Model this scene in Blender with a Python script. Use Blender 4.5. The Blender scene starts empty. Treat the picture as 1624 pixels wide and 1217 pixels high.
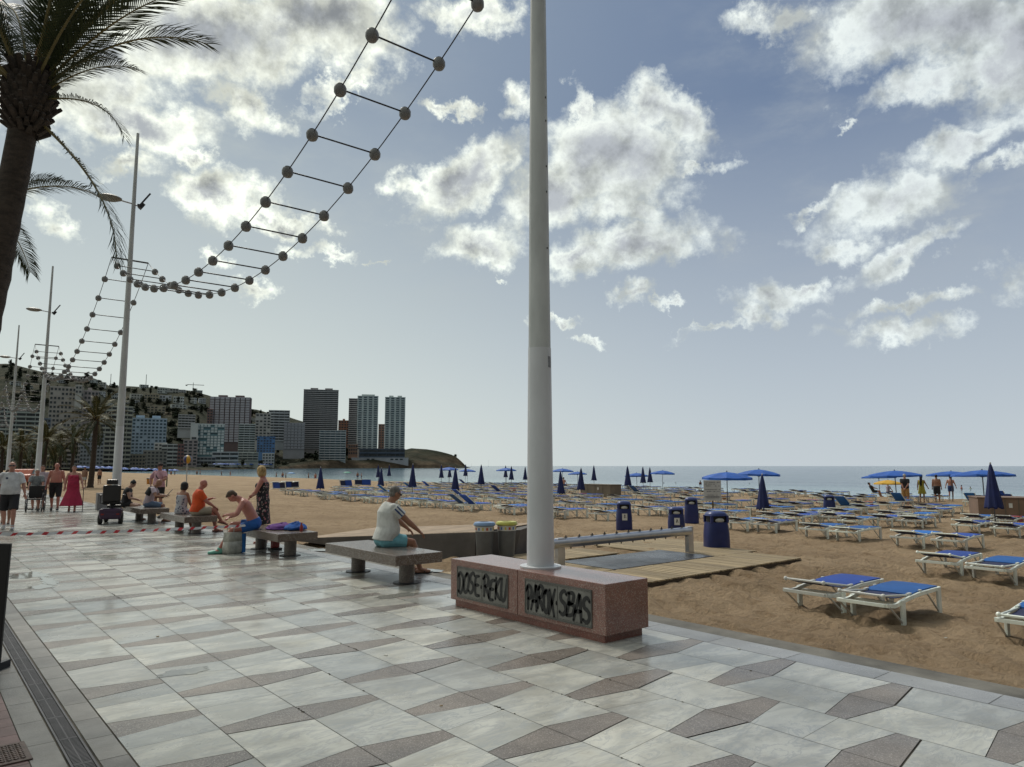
import bpy, bmesh, math, random
from math import sin, cos, pi, radians as R, atan2, sqrt
from mathutils import Vector, Matrix, Euler
random.seed(7)
SC = bpy.context.scene
COL = SC.collection
# ---------------------------------------------------------------- camera
F, CX, CY, HZ, H = 1145., 812., 608.5, 739., 1.72     # focal length and horizon of the 1624 x 1217 photograph, eye height
PITCH = math.atan((HZ-CY)/F); YAW = R(39.86)           # world: +Y runs along the promenade, +X to the sea
cam = bpy.data.cameras.new('camera'); cam.sensor_width = 36; cam.lens = F/1624*36
cam.clip_start = .05; cam.clip_end = 40000
camo = bpy.data.objects.new('camera', cam); COL.objects.link(camo)
camo.location = (0, 0, H); camo.rotation_euler = (pi/2+PITCH, 0, -YAW)
SC.camera = camo
def ray(u, v):
    a = (u-CX)/F; b = (CY-v)/F
    fw = cos(PITCH)-b*sin(PITCH); up = sin(PITCH)+b*cos(PITCH)
    return fw*sin(YAW)+a*cos(YAW), fw*cos(YAW)-a*sin(YAW), up
SUN_AZ = YAW+R(-36); SUN_EL = R(50)                    # behind the clouds, up and to the left
SUNV = Vector((sin(SUN_AZ)*cos(SUN_EL), cos(SUN_AZ)*cos(SUN_EL), sin(SUN_EL)))
# ---------------------------------------------------------------- sky
W = bpy.data.worlds.new('World'); SC.world = W; W.use_nodes = True
NT = W.node_tree; NT.nodes.clear()
def nd(t, typ, **k):
    n = t.nodes.new(typ)
    for a, b in k.items(): setattr(n, a, b)
    return n
def setv(t, sock, v):
    if hasattr(v, 'is_linked') or isinstance(v, bpy.types.NodeSocket): t.links.new(v, sock)
    else: sock.default_value = v
def mth(t, op, a, b=0., c=0., clamp=False):
    n = nd(t, 'ShaderNodeMath', operation=op, use_clamp=clamp)
    setv(t, n.inputs[0], a); setv(t, n.inputs[1], b)
    if op in ('MULTIPLY_ADD', 'SMOOTH_MIN', 'SMOOTH_MAX', 'COMPARE'): setv(t, n.inputs[2], c)
    return n.outputs[0]
def mrange(t, v, a, b, c=0., d=1., smooth=True):
    n = nd(t, 'ShaderNodeMapRange'); n.interpolation_type = 'SMOOTHSTEP' if smooth else 'LINEAR'
    setv(t, n.inputs['Value'], v)
    for k, x in zip(('From Min', 'From Max', 'To Min', 'To Max'), (a, b, c, d)): n.inputs[k].default_value = x
    return n.outputs[0]
def mixc(t, f, a, b, mode='MIX'):
    n = nd(t, 'ShaderNodeMix', data_type='RGBA', blend_type=mode)
    setv(t, n.inputs[0], f)
    for s, v in ((n.inputs[6], a), (n.inputs[7], b)):
        if isinstance(v, bpy.types.NodeSocket): t.links.new(v, s)
        else: s.default_value = (*v, 1) if len(v) == 3 else v
    return n.outputs[2]
def noise(t, vec, scale, detail=5, rough=.55, dist=0., col=False):
    n = nd(t, 'ShaderNodeTexNoise'); n.inputs['Scale'].default_value = scale
    n.inputs['Detail'].default_value = detail; n.inputs['Roughness'].default_value = rough
    n.inputs['Distortion'].default_value = dist
    if vec is not None: t.links.new(vec, n.inputs['Vector'])
    return n.outputs['Color' if col else 'Fac']
def vmath(t, op, a, b=None):
    n = nd(t, 'ShaderNodeVectorMath', operation=op)
    setv(t, n.inputs[0], a)
    if b is not None: setv(t, n.inputs[1], b)
    return n.outputs['Value' if op in ('LENGTH', 'DOT_PRODUCT') else 'Vector']
def sky():
    t = NT
    tc = nd(t, 'ShaderNodeTexCoord').outputs['Generated']
    nrm = vmath(t, 'NORMALIZE', tc)
    sp = nd(t, 'ShaderNodeSeparateXYZ'); t.links.new(nrm, sp.inputs[0]); x, y, z = sp.outputs
    st = nd(t, 'ShaderNodeTexSky', sky_type='NISHITA'); st.sun_disc = False
    st.sun_elevation = SUN_EL; st.sun_rotation = SUN_AZ; st.air_density = 1.0; st.dust_density = 1.6; st.ozone_density = 1.5
    base = mixc(t, 1., st.outputs[0], (.082, .086, .090), 'MULTIPLY')
    # milky air: paler towards the horizon, yellowish below the sun
    el = mth(t, 'ARCSINE', z); az = mth(t, 'ARCTAN2', x, y)
    hor = mrange(t, el, .0, .47, 1., 0., False)
    hor = mth(t, 'POWER', hor, .95)
    side = mrange(t, az, YAW-.55, YAW+.45, 0., 1.)
    hc = mixc(t, side, (.74, .80, .73), (.565, .63, .675))
    up = mixc(t, side, (.33, .40, .465), (.165, .228, .35))
    air = mixc(t, hor, up, hc)
    base = mixc(t, .93, base, air)
    cmb = nd(t, 'ShaderNodeCombineXYZ'); t.links.new(az, cmb.inputs[0]); t.links.new(el, cmb.inputs[1])
    w1 = noise(t, nrm, 5.5, 10, .66, 0, True)
    w2 = vmath(t, 'MULTIPLY', vmath(t, 'SUBTRACT', w1, (.5, .5, .5)), (.30, .19, 0))
    pc = vmath(t, 'ADD', cmb.outputs[0], w2)
    blobs = [ # photograph u, v, half width, half height, tilt, weight
     (975,250,125,85,-12,1.15),(928,165,24,50,10,.75),(1060,195,58,50,-25,.9),(890,310,90,60,0,1.),(1105,268,40,12,0,.55),(735,275,105,52,18,1.),
     (800,155,34,36,0,.62),(775,365,78,30,8,.72),(1015,372,110,30,10,.8),(940,405,55,24,20,.62),(997,460,36,16,0,.5),(650,290,58,20,0,.6),(1010,325,70,40,-20,.8),(1030,392,105,36,8,1.0),(955,412,60,28,15,.85),(1005,465,42,22,0,.85),(1235,462,75,30,0,.9),(1300,440,36,14,0,.8),(1195,498,50,18,0,.8),(775,380,85,34,8,.9),(1060,478,26,10,0,.8),(930,545,30,9,0,.75),(880,512,30,10,0,.75),(1125,520,60,9,0,.7),(455,355,44,18,0,.8),(530,405,62,13,-8,.75),
     (340,45,220,85,4,1.0),(150,80,120,80,0,.85),(520,40,125,80,0,1.0),(210,165,150,48,-4,.85),(40,60,120,140,0,1.),(335,245,36,20,-20,.6),(190,242,85,24,5,.7),
     (352,312,75,38,0,.8),(455,350,38,14,0,.55),(315,386,26,14,0,.5),(525,402,60,9,-8,.5),(65,345,55,26,-15,.65),(385,432,55,16,0,.5),(400,165,60,42,-30,.7),
     (1450,50,165,85,-8,1.15),(1590,80,130,120,0,1.2),(1405,155,80,32,8,.75),(1530,225,120,34,14,.85),(1240,30,60,24,-10,.52),(1500,130,100,45,0,.9),
     (1400,325,110,38,6,.72),(1285,322,50,11,5,.5),(1455,400,75,20,22,.6),(1345,382,50,20,-15,.6),(1235,458,62,18,0,.6),(1292,436,30,9,0,.45),(1200,488,42,13,0,.5),
     (1440,484,90,12,8,.46),(1430,525,95,16,3,.45),(1608,450,55,34,0,.6),(1110,514,50,5,0,.4),(1050,468,20,6,0,.42),(890,505,26,7,0,.42),(932,541,26,6,0,.42),
     (1330,212,22,7,10,.42),(1600,260,70,16,15,.5),(600,425,14,5,0,.4),(815,425,16,5,0,.42),(740,20,60,30,0,.7),(560,140,80,20,30,.42),(700,180,40,12,0,.4)]
    f = None
    for (u, v, ru, rv, rot, w) in blobs:
        r = Vector(ray(u, v)).normalized(); e = math.asin(r.z); a = atan2(r.x, r.y)
        w = max(w, .66)*1.04; k = 1/sqrt(1+((u-CX)**2+(v-CY)**2)/F**2)
        mp = nd(t, 'ShaderNodeMapping', vector_type='TEXTURE')
        mp.inputs['Location'].default_value = (a, e, 0); mp.inputs['Rotation'].default_value = (0, 0, R(rot))
        mp.inputs['Scale'].default_value = (1.25*ru/F*k/cos(e), 1.25*rv/F*k, 1)
        t.links.new(pc, mp.inputs['Vector'])
        d = vmath(t, 'LENGTH', mp.outputs[0])
        g = mth(t, 'MULTIPLY_ADD', d, -w, w)
        f = g if f is None else mth(t, 'MAXIMUM', f, g)
    # elsewhere round the sky: broken cloud of the same kind
    out = mrange(t, mth(t, 'ABSOLUTE', mth(t, 'SUBTRACT', az, YAW)), .66, .95)
    out2 = mrange(t, el, .66, .85)
    outm = mth(t, 'MAXIMUM', out, out2)
    nb = noise(t, nrm, 2.3, 4, .5)
    gb = mth(t, 'MULTIPLY', mth(t, 'MULTIPLY_ADD', nb, 3.4, -1.25), mth(t, 'MULTIPLY', outm, mrange(t, el, .0, .3)))
    f = mth(t, 'MAXIMUM', f, mth(t, 'SUBTRACT', gb, mth(t, 'SUBTRACT', 1., outm)))
    fn = noise(t, nrm, 15, 12, .68)
    fn2 = noise(t, vmath(t, 'MULTIPLY', nrm, (1, 1, 2.4)), 6, 10, .62)
    f = mth(t, 'MULTIPLY', f, mrange(t, side, 0., 1., 1.08, .86, False))
    fld = mth(t, 'ADD', f, mth(t, 'MULTIPLY_ADD', fn, .85, -.44))
    fld = mth(t, 'ADD', fld, mth(t, 'MULTIPLY_ADD', fn2, .85, -.46))
    dens = mth(t, 'POWER', mrange(t, fld, .0, .42, 0., 1., False), 1.25)
    wisp = mth(t, 'MULTIPLY', mrange(t, fn2, .42, .72), mrange(t, el, .10, .40))
    wisp = mth(t, 'MULTIPLY', wisp, mrange(t, noise(t, nrm, 2.4, 3, .5), .35, .6))
    # thick parts are grey from below; their sunward, upper edges stay bright
    off = noise(t, vmath(t, 'ADD', nrm, tuple(SUNV*.028)), 15, 5, .6)
    off0 = noise(t, nrm, 15, 5, .6)
    rel = mth(t, 'MULTIPLY', mth(t, 'SUBTRACT', off0, off), 2.6)
    corev = mth(t, 'ADD', mth(t, 'MULTIPLY_ADD', fn2, -.55, .30), fld)
    core = mrange(t, corev, .30, .95)
    sd = vmath(t, 'DOT_PRODUCT', nrm, tuple(SUNV))
    glow = mrange(t, sd, .55, 1., 0., 1.)
    edge = mixc(t, side, (.86, .92, .81), (.72, .78, .76))
    edge = mixc(t, mth(t, 'MULTIPLY', glow, .8), edge, (1.05, 1.08, .94))
    grey = mixc(t, side, (.34, .365, .385), (.42, .445, .47))
    cc = mixc(t, core, edge, grey)
    lite = mth(t, 'ADD', mth(t, 'MULTIPLY_ADD', noise(t, nrm, 7, 6, .55), .5, .78), rel)
    lite = mth(t, 'MINIMUM', mth(t, 'MAXIMUM', lite, .7), 1.3)
    cc = mixc(t, 1., cc, lite, 'MULTIPLY')
    skyc = mixc(t, mth(t, 'MULTIPLY', wisp, .65), base, mixc(t, side, (.56, .61, .58), (.42, .47, .51)))
    allc = mixc(t, mth(t, 'MULTIPLY', dens, mrange(t, side, 0., 1., .98, .86, False)), skyc, cc)
    # the half of the sky away from the sun is darker
    dim = mrange(t, sd, -.35, .62, .22, 1., True)
    allc = mixc(t, outm, allc, mixc(t, 1., allc, dim, 'MULTIPLY'))
    # the sun behind the cloud, above the picture
    sg = mrange(t, sd, .93, 1., 0., 1.)
    allc = mixc(t, 1., allc, mixc(t, mth(t, 'POWER', sg, 2.), (0, 0, 0), (3.4, 3.2, 2.7)), 'ADD')
    bg = nd(t, 'ShaderNodeBackground'); bg.inputs['Strength'].default_value = 1.
    t.links.new(allc, bg.inputs[0])
    o = nd(t, 'ShaderNodeOutputWorld'); t.links.new(bg.outputs[0], o.inputs[0])
sky()
W.cycles.sampling_method = 'MANUAL'; W.cycles.sample_map_resolution = 512
sl = bpy.data.lights.new('sun', 'SUN'); sl.energy = 1.65; sl.angle = R(10); sl.color = (1, .95, .86)
so = bpy.data.objects.new('sun', sl); COL.objects.link(so); so.rotation_euler = SUNV.to_track_quat('Z', 'Y').to_euler()
SC.view_settings.view_transform = 'Standard'; SC.view_settings.look = 'None'; SC.view_settings.gamma = 1; SC.view_settings.exposure = 0
SC.cycles.max_bounces = 6; SC.cycles.diffuse_bounces = 3; SC.cycles.glossy_bounces = 3; SC.cycles.transparent_max_bounces = 8
# ---------------------------------------------------------------- materials
MATS = {}
def vary_objects(m, lo=.6, hi=1.25):
    t = m.node_tree; b = t.nodes['Principled BSDF']; s = b.inputs['Base Color']; c = s.links[0].from_socket
    r = nd(t, 'ShaderNodeObjectInfo').outputs['Random']
    t.links.new(mixc(t, 1., c, mixc(t, r, (lo,)*3, (hi, hi*1.05, hi)), 'MULTIPLY'), s); return m
def M(name, rgb, rough=.6, var=.12, vs=6., bump=0., bs=60., metal=0., spec=.5, rgb2=None, isl=0., detail=5, stretch=None, wet=0., fleck=0., fs=200.):
    if name in MATS: return MATS[name]
    m = bpy.data.materials.new(name); m.use_nodes = True; t = m.node_tree; b = t.nodes['Principled BSDF']
    tc = nd(t, 'ShaderNodeTexCoord').outputs['Object']
    vec = tc if stretch is None else vmath(t, 'MULTIPLY', tc, stretch)
    n = noise(t, vec, vs, detail, .6)
    f = mrange(t, n, .3, .7)
    lo = tuple(c*(1-var) for c in rgb); hi = tuple(min(1, c*(1+var)) for c in (rgb2 or rgb))
    c = mixc(t, f, lo, hi)
    if isl:
        g = nd(t, 'ShaderNodeNewGeometry').outputs['Random Per Island']
        c = mixc(t, 1., c, mixc(t, g, (1-isl,)*3, (1+isl*.6, 1+isl*.55, 1+isl*.45)), 'MULTIPLY')
    if fleck:
        w = nd(t, 'ShaderNodeTexVoronoi'); w.inputs['Scale'].default_value = fs; t.links.new(tc, w.inputs['Vector'])
        s = nd(t, 'ShaderNodeSeparateColor'); t.links.new(w.outputs['Color'], s.inputs[0])
        c = mixc(t, mth(t, 'MULTIPLY', mrange(t, s.outputs[0], .72, .9), fleck), c, (.55, .5, .46))
        c = mixc(t, mth(t, 'MULTIPLY', mrange(t, s.outputs[1], .7, .9), fleck), c, (.06, .05, .05))
    t.links.new(c, b.inputs['Base Color'])
    b.inputs['Metallic'].default_value = metal; b.inputs['Specular IOR Level'].default_value = spec
    if wet:
        wn = noise(t, tc, .8, 4, .6)
        t.links.new(mrange(t, wn, .35, .62, rough, max(.08, rough-wet)), b.inputs['Roughness'])
    else: b.inputs['Roughness'].default_value = rough
    if bump:
        bn = nd(t, 'ShaderNodeBump'); bn.inputs['Strength'].default_value = bump; bn.inputs['Distance'].default_value = .01
        t.links.new(noise(t, vec, bs, 6, .65), bn.inputs['Height']); t.links.new(bn.outputs[0], b.inputs['Normal'])
    MATS[name] = m; return m
def marble():
    m = bpy.data.materials.new('wet white marble'); m.use_nodes = True; t = m.node_tree; b = t.nodes['Principled BSDF']
    tc = nd(t, 'ShaderNodeTexCoord').outputs['Object']
    g = nd(t, 'ShaderNodeNewGeometry').outputs['Random Per Island']
    off = nd(t, 'ShaderNodeCombineXYZ'); t.links.new(mth(t, 'MULTIPLY', g, 90.), off.inputs[2]); t.links.new(mth(t, 'MULTIPLY', g, 37.), off.inputs[0])
    v = vmath(t, 'ADD', tc, off.outputs[0])
    rot = nd(t, 'ShaderNodeMapping'); rot.inputs['Rotation'].default_value = (0, 0, .7); rot.inputs['Scale'].default_value = (1, 2.6, 1); t.links.new(v, rot.inputs[0])
    cl = noise(t, rot.outputs[0], 1.5, 5, .6, .8)
    c = mixc(t, mrange(t, cl, .35, .65), (.35, .35, .325), (.515, .51, .47))
    ve = noise(t, rot.outputs[0], 2.2, 7, .62, 1.6)
    vein = mth(t, 'SUBTRACT', 1., mrange(t, mth(t, 'ABSOLUTE', mth(t, 'SUBTRACT', ve, .5)), 0., .05))
    c = mixc(t, mth(t, 'MULTIPLY', vein, .45), c, (.27, .29, .31))
    yl = noise(t, v, 1.1, 4, .6)
    c = mixc(t, mth(t, 'MULTIPLY', mrange(t, yl, .55, .75), .38), c, (.46, .41, .29))
    c = mixc(t, 1., c, mixc(t, g, (.74, .76, .78), (1.14, 1.12, 1.07)), 'MULTIPLY')
    dirt = noise(t, tc, .9, 9, .68)
    c = mixc(t, mth(t, 'MULTIPLY', mrange(t, dirt, .46, .72), .6), c, (.20, .185, .155))
    sp = noise(t, tc, 34, 3, .6)
    c = mixc(t, mth(t, 'MULTIPLY', mrange(t, sp, .70, .74), .5), c, (.10, .09, .08))
    t.links.new(c, b.inputs['Base Color'])
    wn = noise(t, tc, .55, 5, .62)
    rr = mrange(t, wn, .38, .6, .36, .12)
    rr = mth(t, 'MULTIPLY_ADD', noise(t, tc, 9, 4, .6), .16, mth(t, 'SUBTRACT', rr, .08))
    t.links.new(rr, b.inputs['Roughness']); b.inputs['Specular IOR Level'].default_value = .5
    bn = nd(t, 'ShaderNodeBump'); bn.inputs['Strength'].default_value = .12; bn.inputs['Distance'].default_value = .01
    t.links.new(noise(t, tc, 14, 6, .6), bn.inputs['Height']); t.links.new(bn.outputs[0], b.inputs['Normal'])
    return m
def sandmat():
    m = bpy.data.materials.new('beach sand'); m.use_nodes = True; t = m.node_tree; b = t.nodes['Principled BSDF']
    tc = nd(t, 'ShaderNodeTexCoord').outputs['Object']
    sp = nd(t, 'ShaderNodeSeparateXYZ'); t.links.new(tc, sp.inputs[0])
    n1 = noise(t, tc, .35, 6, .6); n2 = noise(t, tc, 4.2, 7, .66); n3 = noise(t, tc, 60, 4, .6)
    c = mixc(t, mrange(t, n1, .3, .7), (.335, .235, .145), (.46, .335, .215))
    c = mixc(t, mth(t, 'MULTIPLY', mrange(t, n2, .50, .66), .62), c, (.24, .158, .088))  # dark mottling: shade of footprints painted into the sand colour
    c = mixc(t, mth(t, 'MULTIPLY', mrange(t, n3, .5, .8), .28), c, (.52, .39, .25))
    # wet sand at the waterline
    c = mixc(t, mrange(t, sp.outputs[0], 70., 74.5), c, (.16, .12, .08))
    t.links.new(c, b.inputs['Base Color']); b.inputs['Roughness'].default_value = .9; b.inputs['Specular IOR Level'].default_value = .2
    v = nd(t, 'ShaderNodeTexVoronoi', feature='SMOOTH_F1'); v.inputs['Scale'].default_value = 3.3; v.inputs['Smoothness'].default_value = .6
    t.links.new(vmath(t, 'ADD', tc, vmath(t, 'MULTIPLY', noise(t, tc, 2.5, 3, .5, 0, True), (.5, .5, .5))), v.inputs['Vector'])
    h = mth(t, 'ADD', mth(t, 'MULTIPLY', v.outputs['Distance'], .45), mth(t, 'MULTIPLY', noise(t, tc, 10, 9, .72), 1.1))
    bn = nd(t, 'ShaderNodeBump'); bn.inputs['Strength'].default_value = .85; bn.inputs['Distance'].default_value = .2
    t.links.new(h, bn.inputs['Height']); t.links.new(bn.outputs[0], b.inputs['Normal'])
    return m
def seamat():
    m = bpy.data.materials.new('sea water'); m.use_nodes = True; t = m.node_tree; b = t.nodes['Principled BSDF']
    tc = nd(t, 'ShaderNodeTexCoord').outputs['Object']
    v = vmath(t, 'MULTIPLY', tc, (1., .32, 1))
    b.inputs['Base Color'].default_value = (.035, .105, .125, 1); b.inputs['Roughness'].default_value = .12; b.inputs['IOR'].default_value = 1.333
    sp = nd(t, 'ShaderNodeSeparateXYZ'); t.links.new(tc, sp.inputs[0])
    edge = mth(t, 'ADD', sp.outputs[0], mth(t, 'MULTIPLY', noise(t, vmath(t, 'MULTIPLY', tc, (.4, .09, 1)), 1., 5, .6), 5.))
    foam = mth(t, 'MULTIPLY', mrange(t, edge, 74.5, 76.), mrange(t, edge, 79.5, 77.5, 0., 1.))
    shal = mrange(t, sp.outputs[0], 78., 130.)
    c = mixc(t, shal, (.19, .30, .33), (.045, .105, .15))
    c = mixc(t, mth(t, 'MULTIPLY', foam, mrange(t, noise(t, v, 2.2, 5, .7), .35, .6)), c, (.75, .78, .78))
    t.links.new(c, b.inputs['Base Color'])
    h = mth(t, 'ADD', mth(t, 'MULTIPLY', noise(t, v, .55, 7, .6), 1.), mth(t, 'MULTIPLY', noise(t, v, .12, 3, .5), 2.2))
    bn = nd(t, 'ShaderNodeBump'); bn.inputs['Strength'].default_value = .8; bn.inputs['Distance'].default_value = .5
    t.links.new(h, bn.inputs['Height']); t.links.new(bn.outputs[0], b.inputs['Normal'])
    return m
# ---------------------------------------------------------------- mesh helpers
class MB:
    def __init__(s): s.v = []; s.f = []; s.m = []; s.cur = 0
    def add(s, vs, fs):
        o = len(s.v); s.v += [tuple(p) for p in vs]; s.f += [tuple(i+o for i in f) for f in fs]; s.m += [s.cur]*len(fs); return s
    def box(s, c, d, rz=0., mat=None, tz=1., ty=1.):
        x, y, z = d[0]/2, d[1]/2, d[2]/2
        p = [Vector((a*x*(tz if e > 0 else 1), b*y*(ty if e > 0 else 1), e*z)) for e in (-1, 1) for a, b in ((-1, -1), (1, -1), (1, 1), (-1, 1))]
        m = mat if mat is not None else Matrix.Rotation(rz, 3, 'Z')
        return s.add([m @ q+Vector(c) for q in p], [(3, 2, 1, 0), (4, 5, 6, 7), (0, 1, 5, 4), (1, 2, 6, 5), (2, 3, 7, 6), (3, 0, 4, 7)])
    def tube(s, pts, rs, n=8, cap=True, sx=1., flat=None):
        pts = [Vector(p) for p in pts]; rs = rs if isinstance(rs, (list, tuple)) else [rs]*len(pts)
        vs = []; up = None
        for i, p in enumerate(pts):
            d = (pts[min(i+1, len(pts)-1)]-pts[max(i-1, 0)]).normalized()
            if up is None: up = Vector((0, 0, 1)) if abs(d.z) < .9 else Vector((1, 0, 0))
            a = d.cross(up).normalized(); b = a.cross(d).normalized(); up = b
            for k in range(n):
                t = 2*pi*(k+.5)/n; vs.append(p+(a*cos(t)*sx+b*sin(t))*rs[i])
        fs = [(i*n+k, i*n+(k+1) % n, (i+1)*n+(k+1) % n, (i+1)*n+k) for i in range(len(pts)-1) for k in range(n)]
        if cap: fs += [tuple(range(n))[::-1], tuple(range((len(pts)-1)*n, len(pts)*n))]
        return s.add(vs, fs)
    def loft(s, rings, cap=True):      # rings of equal length
        n = len(rings[0]); vs = [p for r in rings for p in r]
        fs = [(i*n+k, i*n+(k+1) % n, (i+1)*n+(k+1) % n, (i+1)*n+k) for i in range(len(rings)-1) for k in range(n)]
        if cap: fs += [tuple(range(n))[::-1], tuple(range((len(rings)-1)*n, len(rings)*n))]
        return s.add(vs, fs)
    def lathe(s, prof, n=16, c=(0, 0, 0), cap=True):
        return s.loft([[Vector(c)+Vector((r*cos(2*pi*k/n), r*sin(2*pi*k/n), z)) for k in range(n)] for r, z in prof], cap)
    def ball(s, c, r, n=10, m=6, rot=None):
        r = (r, r, r) if not isinstance(r, (tuple, list)) else r
        vs = []; c = Vector(c)
        for i in range(1, m):
            a = pi*i/m-pi/2
            for k in range(n):
                p = Vector((r[0]*cos(a)*cos(2*pi*k/n), r[1]*cos(a)*sin(2*pi*k/n), r[2]*sin(a)))
                vs.append(c+(rot @ p if rot else p))
        lo = Vector((0, 0, -r[2])); hi = Vector((0, 0, r[2]))
        vs += [c+(rot @ lo if rot else lo), c+(rot @ hi if rot else hi)]
        fs = [(i*n+k, i*n+(k+1) % n, (i+1)*n+(k+1) % n, (i+1)*n+k) for i in range(m-2) for k in range(n)]
        B = (m-1)*n
        fs += [(B, (k+1) % n, k) for k in range(n)]+[(B+1, (m-2)*n+k, (m-2)*n+(k+1) % n) for k in range(n)]
        return s.add(vs, fs)
    def prism(s, poly, z0, z1):
        n = len(poly)
        return s.add([(x, y, z0) for x, y in poly]+[(x, y, z1) for x, y in poly],
                     [tuple(range(n))[::-1], tuple(range(n, 2*n))]+[(k, (k+1) % n, n+(k+1) % n, n+k) for k in range(n)])
    def build(s, name, mat, parent=None, smooth=False, bev=0., loc=None, label=None):
        me = bpy.data.meshes.new(name); me.from_pydata(s.v, [], s.f)
        for m in (mat if isinstance(mat, (list, tuple)) else [mat]): me.materials.append(m)
        if any(s.m): me.polygons.foreach_set('material_index', s.m)
        if smooth:
            me.polygons.foreach_set('use_smooth', [True]*len(me.polygons))
            if smooth != 'all': me.set_sharp_from_angle(angle=R(40))
        me.validate(); me.update()
        o = bpy.data.objects.new(name, me); COL.objects.link(o)
        if parent: o.parent = parent
        if loc: o.location = loc
        if label: o['label'] = label
        if bev:
            b = o.modifiers.new('bevel', 'BEVEL'); b.width = bev; b.segments = 2; b.limit_method = 'ANGLE'
        return o
def tag(o, label=None, cat=None, group=None, kind=None):
    for k, v in (('label', label), ('category', cat), ('group', group), ('kind', kind)):
        if v: o[k] = v
    return o
def thing(name, loc, rz=0., label=None, cat=None, group=None):
    o = bpy.data.objects.new(name, None); COL.objects.link(o); o.empty_display_size = .2
    o.location = loc; o.rotation_euler = (0, 0, rz); return tag(o, label, cat, group)
KIDS = {}
def copy_tree(o, parent=None, lab=None):
    c = o.copy(); COL.objects.link(c); c.parent = parent
    if lab: c['label'] = lab
    for ch in o.children: copy_tree(ch, c)
    return c
def structure(o): return tag(o, kind='structure')
# sand height: slopes gently from the kerb to the water
ZP = [(6.5, -.07), (7.2, -.14), (9, -.28), (11, -.34), (20, -.4), (45, -.55), (62, -.8), (75, -1.45), (78, -1.62), (100, -2.6)]
def zs(x, y=10.):
    z = zs0(x); q = min(1, max(0, (y-5.8)/1.5)); q = q*q*(3-2*q); r = min(1, max(0, (18-x)/4.5)); k = q*r
    return z+(max(z, -.11)-z)*k if x > 6.9 else z
def zs0(x):
    for (a, za), (b, zb) in zip(ZP, ZP[1:]):
        if x <= b: return za+(zb-za)*max(0, (x-a)/(b-a))
    return ZP[-1][1]
def G(u, v, z=None):       # where a ray through the photograph meets the ground (or height z)
    x, y, up = ray(u, v)
    if z is not None: t = (z-H)/up; return Vector((x*t, y*t, z))
    zz = -.3
    for _ in range(30):
        t = (zz-H)/up; q = 0. if x*t < 6.6 else zs(x*t, y*t); zz += (q-zz)*.5
    t = (zz-H)/up; return Vector((x*t, y*t, zz))
def D(u, v, fwd):          # point on a ray at a given distance ahead
    x, y, up = ray(u, v); k = fwd/(x*sin(YAW)+y*cos(YAW)); return Vector((x*k, y*k, H+up*k))
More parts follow.
